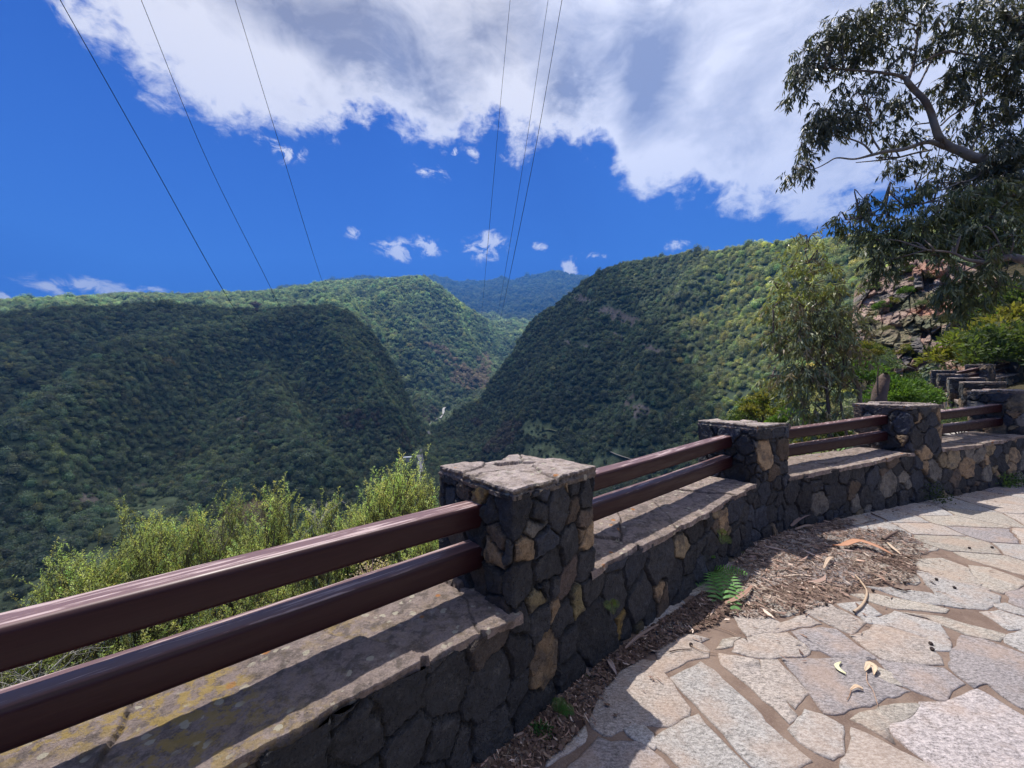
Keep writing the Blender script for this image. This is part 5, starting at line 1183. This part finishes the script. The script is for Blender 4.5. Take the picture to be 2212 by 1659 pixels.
bT = [(420, 620, 95, 150, 1, -.9), (470, 430, 115, 110, 1, -.8), (640, 300, 160, 120, 1.1, -.7), (850, 190, 180, 130, 1.1, -.6), (1060, 110, 180, 110, 1.1, -.3), (850, 400, 180, 100, 1.2, -.5), (1060, 320, 150, 110, .8, -.2), (1240, 110, 150, 120, .6, 0), (1230,400,110,90,.7,0), (560,520,120,70,.9,-.8),
 (1450, 120, 120, 100, .5, .2), (1650, 90, 130, 90, .55, .4), (1850, 80, 120, 90, .8, .8), (2050, 60, 120, 90, 1.1, 1), (2180, 150, 100, 120, 1.3, 1.2), (760, 640, 80, 50, .8, -.6), (960, 640, 120, 60, .9, -.4), (1120,560,90,60,.7,-.3), (1060,690,70,50,.6,-.3),
 (620, 900, 120, 110, 1.15, -.7), (540, 1050, 95, 130, 1.15, -.8), (490, 1200, 60, 110, 1., -.9), (380, 1370, 70, 80, 1.1, -1), (520, 1365, 40, 35, .6, -.9), (800, 830, 140, 75, 1.1, -.5), (860, 950, 110, 80, .9, -.5), (700, 1000, 110, 110, .9, -.7), (1000, 1000, 90, 80, .7, -.3), (1050, 800, 130, 80, .6, -.3),
 (1240, 780, 100, 90, .9, 0), (1210, 890, 60, 70, .7, 0), (1170, 1090, 130, 60, .8, 0), (1300, 1060, 90, 50, .7, .1), (1230, 1290, 110, 55, 1., .2), (1170,1330,40,30,.8,.2), (1410, 1270, 90, 50, .9, .3), (1520, 1290, 50, 40, .7, .4),
 (1480, 340, 100, 80, .7, .3), (1300, 440, 80, 60, .6, 0), (1660, 250, 130, 100, .8, .5), (1860, 260, 110, 100, .8, .8), (1600, 620, 110, 75, .9, .4), (1700, 530, 110, 80, .9, .5), (1850, 520, 90, 80, .8, .8), (1590, 750, 90, 60, .8, .4), (1760, 720, 100, 80, .7, .6), (1800, 860, 110, 70, .7, .7), (1960, 900, 100, 80, .9, .9), (2080, 640, 110, 110, 1.2, 1), (2020, 480, 130, 90, 1.2, 1), (2150, 420, 90, 90, 1.3, .6), (2180, 300, 80, 90, 1.1, 1.1), (2180, 800, 80, 120, 1., 1.2), (1980,330,90,70,.8,.9),
 (1700, 1040, 110, 60, .7, .6), (1640, 1090,80,40,.6,.5), (1950, 1080, 120, 60, .9, 1), (2120, 1080, 100, 80, 1.2, 1), (2000, 1250, 140, 110, 1.3, .7), (2160, 1300, 110, 140, 1.4, .8), (1840, 1350, 120, 80, 1., .6), (1650, 1350, 90, 65, .9, .4), (1600, 1450, 90, 60, .9, .3), (1760, 1560, 150, 90, 1.2, .2), (2000, 1480, 170, 130, 1.4, .4), (2180, 1560, 90, 120, 1.4, .5), (1430, 1470, 80, 50, .9, .1), (1170, 1460, 60, 45, .8, -.2), (980, 1560, 70, 50, .8, -.6)]
bU = [(310, 480, 60, 55, 1.1, -.9), (410, 530, 85, 60, 1.1, -.8), (520, 330, 65, 65, 1, -.7), (560, 440, 75, 55, 1, -.7), (690, 350, 85, 50, 1, -.6), (820, 320, 80, 45, .9, -.5), (990, 230, 75, 60, 1, -.3), (900, 310, 70, 50, .9, -.4), (460,590,60,35,.9,-.8),
 (650, 690, 110, 110, 1.3, -1.2), (680, 860, 100, 100, 1.3, -1.3), (740, 600, 100, 70, 1.3, -1.1), (600,600,60,50,1,-1.1), (900, 520, 150, 110, 1.4, -1), (1000, 660, 150, 110, 1.4, -1.1), (1150, 450, 150, 110, 1.4, -.7), (1300, 350, 150, 120, 1.3, -.5), (1500, 300, 150, 140, 1.3, -.2), (1400, 600, 180, 120, 1.4, -.8), (1600, 500, 170, 160, 1.4, -.6), (1760, 320, 120, 150, 1.3, -.1), (1760, 640, 110, 100, 1.3, -.9), (1200,620,140,110,1.3,-.9), (820,740,80,60,1.1,-1.2), (560,520,70,50,1.,-1),
 (1240, 1150, 110, 85, 1.1, -1.2), (1150, 1080, 70, 60, .8, -1.2), (1350, 1000, 150, 90, 1.1, -1.2), (1440, 1130, 110, 70, 1.1, -1.1), (1500, 940, 130, 80, 1.1, -1.1), (1300, 1230, 70, 40, .7, -1.1), (1620, 1040, 80, 50, .9, -1), (1120, 790, 80, 40, .7, -1.4), (1240, 850, 70, 40, .7, -1.3), (1720, 920, 90, 50, .8, -1), (1560,760,130,50,.9,-1.2)]
DK = [(.09, .098, .062), (.11, .115, .075), (.07, .08, .058), (.13, .125, .08)]; DK2 = [(.115, .135, .06), (.09, .11, .055), (.14, .15, .065)]
f1_, t1_ = gum_foliage(bT, TX, 2.127, R0, 21, 95, .125, DK, LPp); f2_, t2_ = gum_foliage(bU, UX, 2.212, R0, 22, 105, .125, DK2, LPp)
for f in (f1_, f2_): print('leaves', sum(len(v) for v in f.V)//4)
fa = Acc(); [fa.add(v, q-0, c) if False else None for v, q, c in []]
def merge(a, b):
    for q in b.F: a.F.append(q+a.n)
    a.V += b.V; a.C += b.C; a.n += b.n; return a
merge(f1_, f2_).build('foliage', M_LEAF, tree); merge(merge(ta, t1_), t2_).build('trunk', M_BARK, tree, True)
# young gum behind the rails
sap = empty('gum_sapling', at_r(1765, 960, 8.3)); tag(sap, 'young multi-stemmed gum tree behind the rails between the second and third pillar', 'tree')
sa = Acc(); SP = []
for k, l in enumerate([[(860, 1650, 16, 0), (830, 1280, 14, 0), (800, 1000, 11, 0), (760, 700, 9, .1), (720, 400, 6, .1), (640, 120, 3, .1)], [(1000, 1700, 14, .2), (930, 1300, 11, .2), (960, 1050, 8, .2), (900, 800, 6, .1), (930, 500, 4, 0)],
                       [(800, 1100, 6, 0), (640, 950, 5, -.2), (430, 830, 4, -.3), (320, 800, 2, -.3)], [(820, 1250, 6, 0), (620, 1180, 5, -.2), (380, 1150, 3, -.3)], [(760, 700, 5, 0), (560, 560, 4, -.1), (430, 470, 3, -.1)], [(940, 1000, 6, .2), (1080, 850, 4, .2), (1130, 760, 3, .2)], [(1080, 1640, 22, .4), (1090, 1330, 18, .3), (1060, 1200, 15, .3), (1010, 1080, 12, .3), (930, 980, 8, .3)]]):
    SP.append(limb_px(ZX, 2.074, l, 8.3, sa, (.30, .22, .19) if k == 6 else (.17, .13, .11), 800+k*5))
SPp = np.concatenate(SP)
bS = [(600, 130, 130, 90, .35, 0), (760, 120, 60, 60, .3, 0), (740, 270, 100, 90, 1, 0), (560, 330, 110, 110, .8, 0), (480, 470, 90, 90, .8, -.1), (880, 330, 60, 60, .3, 0), (900, 470, 110, 80, .8, .1), (700, 480, 160, 110, 1, 0), (420, 640, 100, 80, .9, -.1), (640, 680, 200, 130, 1.1, 0), (900, 650, 150, 120, 1.1, .1), (410, 830, 100, 45, .9, -.2), (600, 880, 180, 120, 1.2, -.1),
      (860, 880, 190, 140, 1.2, .1), (1070, 780, 80, 90, .7, .2), (440, 1170, 110, 60, 1, -.2), (640, 1130, 180, 120, 1.2, -.1), (890, 1120, 150, 110, 1.1, .1), (1070, 1000, 80, 90, .7, .2), (600, 1300, 120, 80, .9, 0), (680, 1430, 160, 70, 1., -.1), (860, 1450, 150, 60, .9, 0), (940, 1280, 90, 80, .6, .1), (700,1560,150,70,.6,0)]
SC1 = [(.23, .25, .13), (.19, .22, .12), (.28, .29, .13), (.28, .22, .13)]; SC2 = [(.36, .37, .12), (.30, .33, .11), (.24, .21, .11)]
fs1, ts1 = gum_foliage([q for q in bS if q[1] > 500], ZX, 2.074, 8.3, 31, 190, .115, SC1, SPp, .6); fs2, ts2 = gum_foliage([q for q in bS if q[1] <= 500], ZX, 2.074, 8.3, 32, 170, .105, SC2, SPp, .45)
merge(fs1, fs2).build('foliage', M_LEAF, sap); merge(merge(sa, ts1), ts2).build('trunk', M_BARK, sap, True)
# broken stump
sk = Acc(); limb_px(ZX, 2.074, [(1225, 1700, 78, .6), (1235, 1350, 66, .6), (1255, 1260, 60, .6), (1280, 1190, 46, .6), (1290, 1150, 20, .6)], 8.6, sk, (.20, .15, .125), 850)
limb_px(ZX, 2.074, [(1225, 1300, 10, .5), (1225, 1180, 8, .5), (1235, 1080, 3, .5)], 8.6, sk, (.24, .19, .16), 851)
o = sk.build('tree_stump', M_BARK, None, True); tag(o, 'broken greyish brown stump behind the cap of the third pillar', 'tree stump')
# ------------------------------------------------------------------ power cables
cab = [([(-60, -330, 26), (130, 0, 34), (322, 340, 70), (490, 640, 300), (600, 800, 620)], 'leftmost black power cable, running down to the shaded left hill'),
       ([(190, -300, 26), (305, 0, 34), (440, 330, 70), (583, 618, 300), (640, 740, 640)], 'second black power cable from the left, meeting the ridge left of centre'),
       ([(430, -280, 26), (508, 0, 34), (600, 300, 80), (690, 590, 420), (722, 660, 850)], 'third black power cable from the left, ending at the lit ridge'),
       ([(1150, -320, 26), (1102, 0, 34), (1074, 300, 80), (1044, 640, 500), (1038, 700, 900), (1036, 765, 1050)], 'thin power cable in the middle, left of the close pair'),
       ([(1265, -330, 26), (1184, 0, 33), (1134, 330, 80), (1084, 630, 450), (1072, 690, 800)], 'left cable of the close pair above the valley gap'),
       ([(1296, -300, 25), (1214, 0, 32), (1155, 330, 75), (1096, 620, 430), (1080, 690, 800)], 'right and darkest cable of the close pair above the valley gap')]
M_WIRE, N, o = new_mat('cable'); pbsdf(N, o, (.02, .022, .026, 1), .6, .2)
for k, (pt, lb) in enumerate(cab):
    q_ = np.array([(x, y, math.log(r)) for x, y, r in pt]); q_[0, :2] = q_[1, :2]+(q_[1, :2]-q_[2, :2])*.9; P_ = np.array([at_r(x, y, math.exp(l_)) for x, y, l_ in smooth_path(q_, 90)]); rr = np.linalg.norm(P_[:, :2], axis=1); rad = np.clip(rr*.00062, .022, .17)*(1.15 if k in (0, 5) else .85)
    V, Fq = tube(P_, rad, 6); o = mesh_obj('power_cable', V, Fq, M_WIRE, None, None, True); tag(o, lb, 'power cable', 'overhead power cables')
# ------------------------------------------------------------------ litter and small things on the walkway
def CXz(x, y): return (2700+x/1.94)*.57604, (1750+y/1.94)*.57604
lit1 = np.array([wpt(*CXz(*q)) for q in [(-60, 1080), (60, 780), (180, 600), (330, 505), (520, 470), (700, 410), (860, 380), (1000, 400), (900, 470), (1150, 460), (1330, 470), (1520, 620), (1430, 720), (1420, 860), (1060, 870), (900, 960), (650, 1060), (300, 1120)]])
lit2 = np.array([wpt(*XA(*q)) for q in [(-300, 1800), (0, 1480), (200, 1380), (450, 1180), (700, 960), (950, 760), (1250, 540), (1500, 380), (1680, 250), (1920, 300), (1780, 500), (1560, 560), (1350, 690), (1050, 850), (880, 1080), (800, 1250), (640, 1430), (440, 1569), (200, 1800)]])
def samp(poly, n, g, edge_thin=True):
    lo, hi = poly.min(0), poly.max(0); out = []; c = poly.mean(0)
    while len(out) < n:
        q = g.uniform(lo, hi)
        if in_poly(q, poly): out.append(q)
    return np.array(out)
def litter(name, pts_, g, lmin, lmax, wr, cols_, label, lift=.012, flat=.25):
    n = len(pts_); L = g.uniform(lmin, lmax, n)*g.lognormal(0, .3, n); a = g.normal(2.35, .9, n); d = np.stack([np.cos(a), np.sin(a)], -1); pn = np.stack([-d[:, 1], d[:, 0]], -1); W_ = L*g.uniform(*wr, n)
    bend = g.normal(0, .18, n)*L; z = zg(pts_[:, 0], pts_[:, 1])+g.uniform(.007, lift, n); tl = g.normal(0, flat, n)*L*.4; rl = g.normal(0, .35, n)*W_
    rows = []
    for t, wk in ((-.5, .25), (-.17, 1.), (.17, .9), (.5, .15)):
        c = pts_+d*(t*L)[:, None]+pn*(bend*(t*t*4-1)*.5)[:, None]; zz = z+np.abs(tl)*(.5+t)+g.uniform(0, .004, n)+.004
        for s_ in (-.5, .5): rows.append(np.column_stack([c+pn*(W_*wk*s_)[:, None], zz+rl*s_*wk+np.abs(rl)*.5]))
    V = np.stack(rows, 1).reshape(-1, 3); b_ = (np.arange(n)*8)[:, None, None]; Fq = (b_+np.array([[0, 1, 3, 2], [2, 3, 5, 4], [4, 5, 7, 6]])[None]).reshape(-1, 4)
    cc = np.array(cols_)[g.integers(0, len(cols_), n)]*g.lognormal(0, .25, (n, 1)); o = mesh_obj(name, V, Fq, M_LITTER, None, np.repeat(np.clip(cc, 0, .8), 8, 0)); tag(o, label, 'leaf litter', kind='stuff'); return o
g = np.random.default_rng(9)
BRW = [(.22, .135, .10), (.13, .08, .06), (.17, .10, .075)] if False else [(.21, .135, .105), (.15, .095, .075), (.30, .20, .155), (.11, .07, .055), (.42, .31, .25), (.52, .41, .33), (.34, .22, .165), (.24, .16, .13)]; MUL = [(.10, .065, .05), (.07, .045, .035), (.14, .09, .07), (.17, .12, .09)]
p1 = samp(lit1, 6000, g); p2 = samp(lit2, 800, g)
wl = lerp_line(g.uniform(cum[1]+2.6, cum[9], 800)); 
i_ = np.array([np.argmin(((base-q)**2).sum(1)) for q in wl]); wl = wl+nr[i_]*np.abs(g.normal(0, .12, (len(wl), 1)))+nr[i_]*.03
sc_p = samp(lit1, 2200, g)+g.normal(0, .22, (2200, 2))
litter('leaf_litter', np.concatenate([p1, p2, wl]), g, .010, .045, (.06, .22), BRW, 'drift of dry brown gum leaves and bark shreds heaped along the foot of the wall', .014, .12)
litter('bark_mulch', np.concatenate([samp(lit1, 7500, g), samp(lit2, 8500, g), wl[:500]]), g, .005, .018, (.3, .9), MUL, 'dark crumbly mulch under the dry leaves beside the wall', .010, .1)
litter('scattered_leaves', sc_p, g, .008, .035, (.08, .25), BRW[:4], 'thin scatter of leaf bits round the drift on the paving', .012)
litter('bark_shreds', samp(lit1, 150, g), g, .06, .14, (.05, .13), BRW[2:], 'long curled shreds of bark lying on the leaf drift', .02, .15)
def flat_shape(name, ctrl, widths, col, label, cat, lift=.012, arch=.0, group=None, fr=XB, thick=.003, parent=None):
    P_ = smooth_path([list(wpt(*fr(*q))) for q in ctrl], 14); t = np.gradient(P_, axis=0); t /= np.linalg.norm(t, axis=1)[:, None]; pn = np.stack([-t[:, 1], t[:, 0]], -1)
    w_ = np.interp(np.linspace(0, 1, 14), np.linspace(0, 1, len(widths)), widths); z = zg(P_[:, 0], P_[:, 1])+lift+arch*np.sin(np.linspace(0, math.pi, 14))
    rows = [np.column_stack([P_+pn*(w_*s_*.5)[:, None], z+dz]) for s_, dz in ((-1, .006), (-.4, thick), (0, 0), (.4, thick), (1, .008), (.4, thick-.003), (0, -.003), (-.4, thick-.003))]
    V = np.stack(rows, 1).reshape(-1, 3); k = 8; i = np.arange(13)[:, None]; j = np.arange(k)[None, :]; jn_ = (j+1) % k
    o = mesh_obj(name, V, np.stack([i*k+j, i*k+jn_, (i+1)*k+jn_, (i+1)*k+j], -1).reshape(-1, 4), M_LITTER, parent, np.full((len(V), 3), col), True)
    if label: tag(o, label, cat, group)
    return o
def stick(name, ctrl, r, col, label, cat, fr=XB, parent=None, lift=.012):
    P_ = smooth_path([list(wpt(*fr(*q))) for q in ctrl], 20); Z = zg(P_[:, 0], P_[:, 1])+lift+r; V, Fq = tube(np.column_stack([P_, Z]), np.linspace(r, r*.7, 20)*(1+.2*vnoise(np.column_stack([np.arange(20)*.9, np.zeros((20, 2))]), 3)), 7)
    o = mesh_obj(name, V, Fq, M_LITTER, parent, np.full((len(V), 3), col), True)
    if label: tag(o, label, cat)
    return o
flat_shape('fallen_leaf', [(835, 790), (800, 815), (820, 850), (868, 882)], [.004, .020, .024, .006], (.62, .60, .40), 'pale yellow-green curved leaf lying on the purple flagstone', 'leaf')
lf = flat_shape('fallen_leaf', [(1015, 858), (1050, 825), (1085, 850), (1080, 890)], [.01, .034, .03, .005], (.60, .46, .32), 'dry tan crumpled leaf with a long bent stalk', 'leaf', .014, .012)
stick('stalk', [(1025, 870), (1030, 940), (1070, 1000), (1092, 1060), (1110, 1120)], .0022, (.42, .28, .2), None, None, XB, lf)
lf = flat_shape('fallen_leaf', [(905, 1005), (950, 990), (1000, 1000)], [.006, .018, .012], (.60, .44, .30), 'small curled tan leaf with a short dark stalk, nearest the camera', 'leaf', .012, .008)
stick('stalk', [(908, 1008), (895, 1045), (876, 1078)], .002, (.3, .18, .12), None, None, XB, lf)
flat_shape('bark_strip', [(815, 588), (900, 610), (1000, 590), (1100, 618), (1180, 640), (1255, 660)], [.01, .06, .075, .06, .05, .01], (.46, .24, .15), 'long orange-brown bark strip arched on the leaf drift', 'bark strip', .02, .045, 'fallen bark strips', CXz)
flat_shape('bark_strip', [(40, 1030), (120, 1015), (190, 965), (235, 900)], [.02, .035, .03, .012], (.34, .21, .16), 'curved brown bark strip beside the fern', 'bark strip', .03, .02, 'fallen bark strips', CXz)
flat_shape('bark_strip', [(755, 770), (790, 720), (830, 690)], [.01, .03, .01], (.50, .38, .28), 'short pale bark strip in the middle of the leaf drift', 'bark strip', .03, .02, 'fallen bark strips', CXz)
flat_shape('bark_strip', [(1215, 570), (1260, 620), (1310, 655)], [.01, .028, .008], (.52, .40, .30), 'narrow pale bark strip right of the long orange one', 'bark strip', .02, .01, 'fallen bark strips', CXz)
flat_shape('bark_strip', [(520, 470), (620, 430), (700, 400)], [.03, .07, .03], (.27, .19, .16), 'broad grey bark strip leaning against the foot of the wall', 'bark strip', .05, .06, 'fallen bark strips', CXz)
flat_shape('bark_strip', [(550, 480), (640, 465), (690, 455)], [.02, .045, .01], (.30, .22, .18), 'flat grey bark strip just in front of the broad one at the wall', 'bark strip', .03, .02, 'fallen bark strips', CXz)
flat_shape('bark_strip', [(960, 770), (990, 840), (1030, 893)], [.016, .03, .006], (.36, .28, .25), 'curled grey bark strip on the mulch below the pillar', 'bark strip', .014, .02, 'fallen bark strips', XA)
flat_shape('bark_strip', [(1100, 690), (1200, 610), (1350, 510)], [.015, .026, .012], (.28, .20, .16), 'straight brown bark strip along the wall right of the pillar', 'bark strip', .016, .01, 'fallen bark strips', XA)
stick('fallen_twig', [(930, 415), (985, 370), (1020, 310), (1025, 250), (980, 180), (935, 130)], .008, (.46, .34, .24), 'thick crooked tan twig at the edge of the leaf drift', 'twig')
stick('fallen_twig', [(1430, 710), (1500, 695), (1600, 690)], .003, (.07, .045, .04), 'short dark twig across the shadow edge of the wall', 'twig', XA)
stick('fallen_twig', [(1590, 665), (1680, 705), (1800, 722)], .0025, (.40, .28, .2), 'thin pale twig right of the short dark one', 'twig', XA)
stick('fallen_twig', [(1600, 525), (1720, 510), (1850, 545), (1940, 585)], .0028, (.36, .25, .18), 'long thin twig under the fern', 'twig', XA)
stick('fallen_twig', [(1185, 550), (1230, 520), (1290, 490)], .014, (.16, .11, .09), 'dark stubby stick on the far side of the leaf drift', 'twig', CXz)
stick('fallen_twig', [(1180, 840), (1300, 910), (1385, 912)], .006, (.10, .06, .05), 'dark bent twig at the right tip of the leaf drift', 'twig', CXz)
stick('fallen_twig', [(1100, 350), (1220, 405)], .006, (.14, .09, .07), 'thin dark twig near the wall of the third bay', 'twig', CXz)
nuts = [(XB, 715, 350), (XB, 1680, 222), (XB, 1550, 162), (XB, 985, 215), (XB, 888, 250), (XB, 1070, 245), (XB, 1200, 160), (XB, 1312, 188), (CXz, 1080, 470), (CXz, 1978, 600), (CXz, 1815, 605), (XB, 1525, 650), (XB, 1522, 688), (XA, 1585, 650)]
lat = ['gum nut right below the leaf drift', 'gum nut alone on a pale slab far right', 'brownish gum nut up and left of the lone one', 'gum nut touching the crooked tan twig', 'gum nut left of the crooked tan twig', 'gum nut right of the crooked tan twig',
       'gum nut on the right part of the leaf drift', 'gum nut at the right tip of the leaf drift', 'gum nut on the far side of the leaf drift', 'lone gum nut farthest to the right', 'small gum nut left of the farthest right one', 'upper one of two gum nuts on the dark joint', 'lower one of two gum nuts on the dark joint', 'gum nut at the wall shadow near the fern']
first = None
for (fr, x, y), lb in zip(nuts, lat):
    q = wpt(*fr(x, y))
    if first is None:
        u = np.linspace(0, 2*np.pi, 10, endpoint=False); prof = [(0, 0), (.006, .001), (.010, .006), (.0105, .010), (.008, .014), (.009, .016), (.005, .015), (0, .012)]
        V = np.array([(r_*math.cos(a_), r_*math.sin(a_), z_) for a_ in u for r_, z_ in prof]); first = mesh_obj('gum_nut', V, grid_faces(10, 8, True), M_LITTER, None, np.full((80, 3), (.06, .045, .04)), True); o = first
    else: o = first.copy(); COL.objects.link(o)
    o.location = (q[0], q[1], float(zg(*q))+.009); o.rotation_euler = (RNG.uniform(0, 1.2), 0, RNG.uniform(0, 6)); tag(o, 'dark '+lb, 'gum nut', 'gum nuts on the paving')
# ------------------------------------------------------------------ ferns and weeds
def fern(name, base_, fronds, label, cat, col, wr=.16, seed=0, group=None):
    g = np.random.default_rng(seed); e = empty(name, base_); tag(e, label, cat, group)
    for (dx, dy, dz, L, sag) in fronds:
        if name == 'fern' and len(fronds) == 8: dx, dy = dx*.906+dy*.423, dy*.906-dx*.423
        a = Acc(); d = np.array([dx, dy, dz], float); d /= np.linalg.norm(d); n = 16; t = np.linspace(0, 1, n)
        P_ = np.array(base_)+d*(t*L)[:, None]+np.array([0, 0, -1.])*(sag*L*t**2)[:, None]; V, Fq = tube(P_, np.linspace(.0018, .0008, n), 4); a.add(V, Fq, (.20, .15, .07))
        tg = np.gradient(P_, axis=0); tg /= np.linalg.norm(tg, axis=1)[:, None]; sd_ = np.cross(tg, np.array([-.2, -.85, .5])); sd_ /= np.linalg.norm(sd_, axis=1)[:, None]
        w_ = L*wr*np.sin(np.clip(t*.92+.10, 0, 1)*math.pi)**.6
        for s_ in (-1, 1):
            c = P_[2:]; dd = sd_[2:]*s_+tg[2:]*.35; wl_ = w_[2:]; sp_ = L/n*.27; tip = c+dd*wl_[:, None]+np.array([0, 0, -.12])*wl_[:, None]; m1 = c+dd*(wl_*.55)[:, None]
            V = np.stack([c-tg[2:]*sp_, m1-tg[2:]*sp_*.95, tip, m1+tg[2:]*sp_*.95, c+tg[2:]*sp_], 1); V4 = V[:, [0, 1, 3, 4]].reshape(-1, 3); V3 = V[:, [1, 2, 3, 3]].copy(); V3[:, 3] = (V3[:, 2]+V3[:, 0])/2; V3 = V3.reshape(-1, 3)
            m = len(c); cc = np.array(col)*g.lognormal(0, .12, (m, 1)); a.add(V4, np.arange(4*m).reshape(m, 4), np.repeat(cc, 4, 0)); a.add(V3, np.arange(4*m).reshape(m, 4), np.repeat(cc, 4, 0))
        a.build('frond', M_FERN, e)
    return e
def wall_pt(px, py, outd=.04, bay=1):
    A, B = PIL[bay]['FL'], PIL[bay+1]['FL'] if bay+1 < len(PIL) else END
    if bay == 1: A = PIL[1]['FR']
    if bay == 2: A = PIL[2]['FR']
    if bay == 3: A = PIL[3]['FR']
    if bay == 0: A, B = PIL[0]['FR'], PIL[1]['FR']
    d = (B-A)/np.linalg.norm(B-A); n = np.array([-d[1], d[0]]); q = ray(px, py); k = (A@n)/(q[:2]@n); p = q*k+np.array([0, 0, EYE]); p[:2] -= n*outd; return p
b_ = wpt(1536, 1238); b_ = np.array([b_[0], b_[1], float(zg(*b_))+.02])
FC = (.17, .36, .11)
fern('fern', b_, [(-.95, -.35, .6, .30, .55), (-.8, -.75, .35, .36, .6), (-.42, -1, .4, .46, .5), (.03, -1, .42, .62, .5), (.24, -1, .5, .66, .5), (.42, -.85, .6, .50, .5), (.85, -.35, .6, .32, .35), (.1, -.3, 1.2, .22, .3)],
     'green fern growing from the foot of the wall beside the leaf drift', 'fern', FC, .125, 3)
b2 = wpt(1205, 1545); b2 = np.array([b2[0], b2[1], .01])
fern('fern', b2, [(.25, -.1, 1, .10, .1), (.8, -.2, .7, .10, .3), (.9, -.3, .4, .09, .3), (-.1, 0, 1, .09, .1), (.5, -.4, .8, .09, .2), (.0, -.5, .6, .07, .3)], 'small fern at the foot of the nearest pillar', 'fern', (.10, .22, .06), .34, 4)
fern('fern', wall_pt(1311, 1298, .03, 1), [(-.8, -.5, .2, .055, .3), (.8, -.4, .3, .05, .3), (.1, -.6, -.6, .045, .3), (.4, -.5, .8, .045, .2), (-.4, -.6, .7, .04, .2)], 'tiny yellow-green fern in a joint right of the nearest pillar', 'fern', (.17, .24, .06), .5, 6)
fern('fern', wall_pt(1550, 1150, .03, 1), [(-.6, -.5, .5, .08, .3), (.5, -.6, -.4, .08, .3), (.1, -.6, .9, .07, .2), (-.2, -.6, -.8, .07, .2)], 'tiny light green fern high on the wall of the second bay', 'fern', (.20, .28, .06), .45, 7)
def weed(px, py, n, rad, ls, col, label, seed, bay=None, h=.6):
    g = np.random.default_rng(seed); q = wpt(px, py); b = np.array([q[0], q[1], float(zg(*q))]); v = g.normal(size=(n, 3)); v /= np.linalg.norm(v, axis=1)[:, None]; v[:, 2] = np.abs(v[:, 2])*h
    P_ = b+v*rad*g.uniform(.3, 1, (n, 1)); V, Fq = leaves_mesh(P_, v+g.normal(size=v.shape)*.5+np.array([0, 0, .4]), ls*g.uniform(.6, 1.3, n), ls*.7); o = mesh_obj('weed', V, Fq, M_SHRUB, None, np.repeat(np.array(col)*g.lognormal(0, .25, (n, 1)), 4, 0)); tag(o, label, 'weed', 'weeds at the foot of the wall'); return o
weed(1170, 1585, 420, .055, .013, (.05, .13, .04), 'clump of dark green clover-like weed left of the small fern', 1)
weed(1272, 1468, 90, .03, .010, (.05, .12, .03), 'sparse little weed in the corner right of the nearest pillar', 2)
weed(1595, 1195, 160, .05, .012, (.06, .14, .03), 'low green weed just right of the big fern', 3)
weed(2005, 1082, 600, .22, .022, (.05, .08, .03), 'dark trailing weed on the wall foot below the third pillar', 4, h=1.2)
weed(2160, 1050, 420, .17, .030, (.12, .19, .07), 'pale feathery weed at the wall foot near the right edge', 5, h=1.3)
weed(2205, 1050, 380, .16, .022, (.06, .11, .03), 'green weed at the right edge beside the pale feathery one', 6, h=1.1)
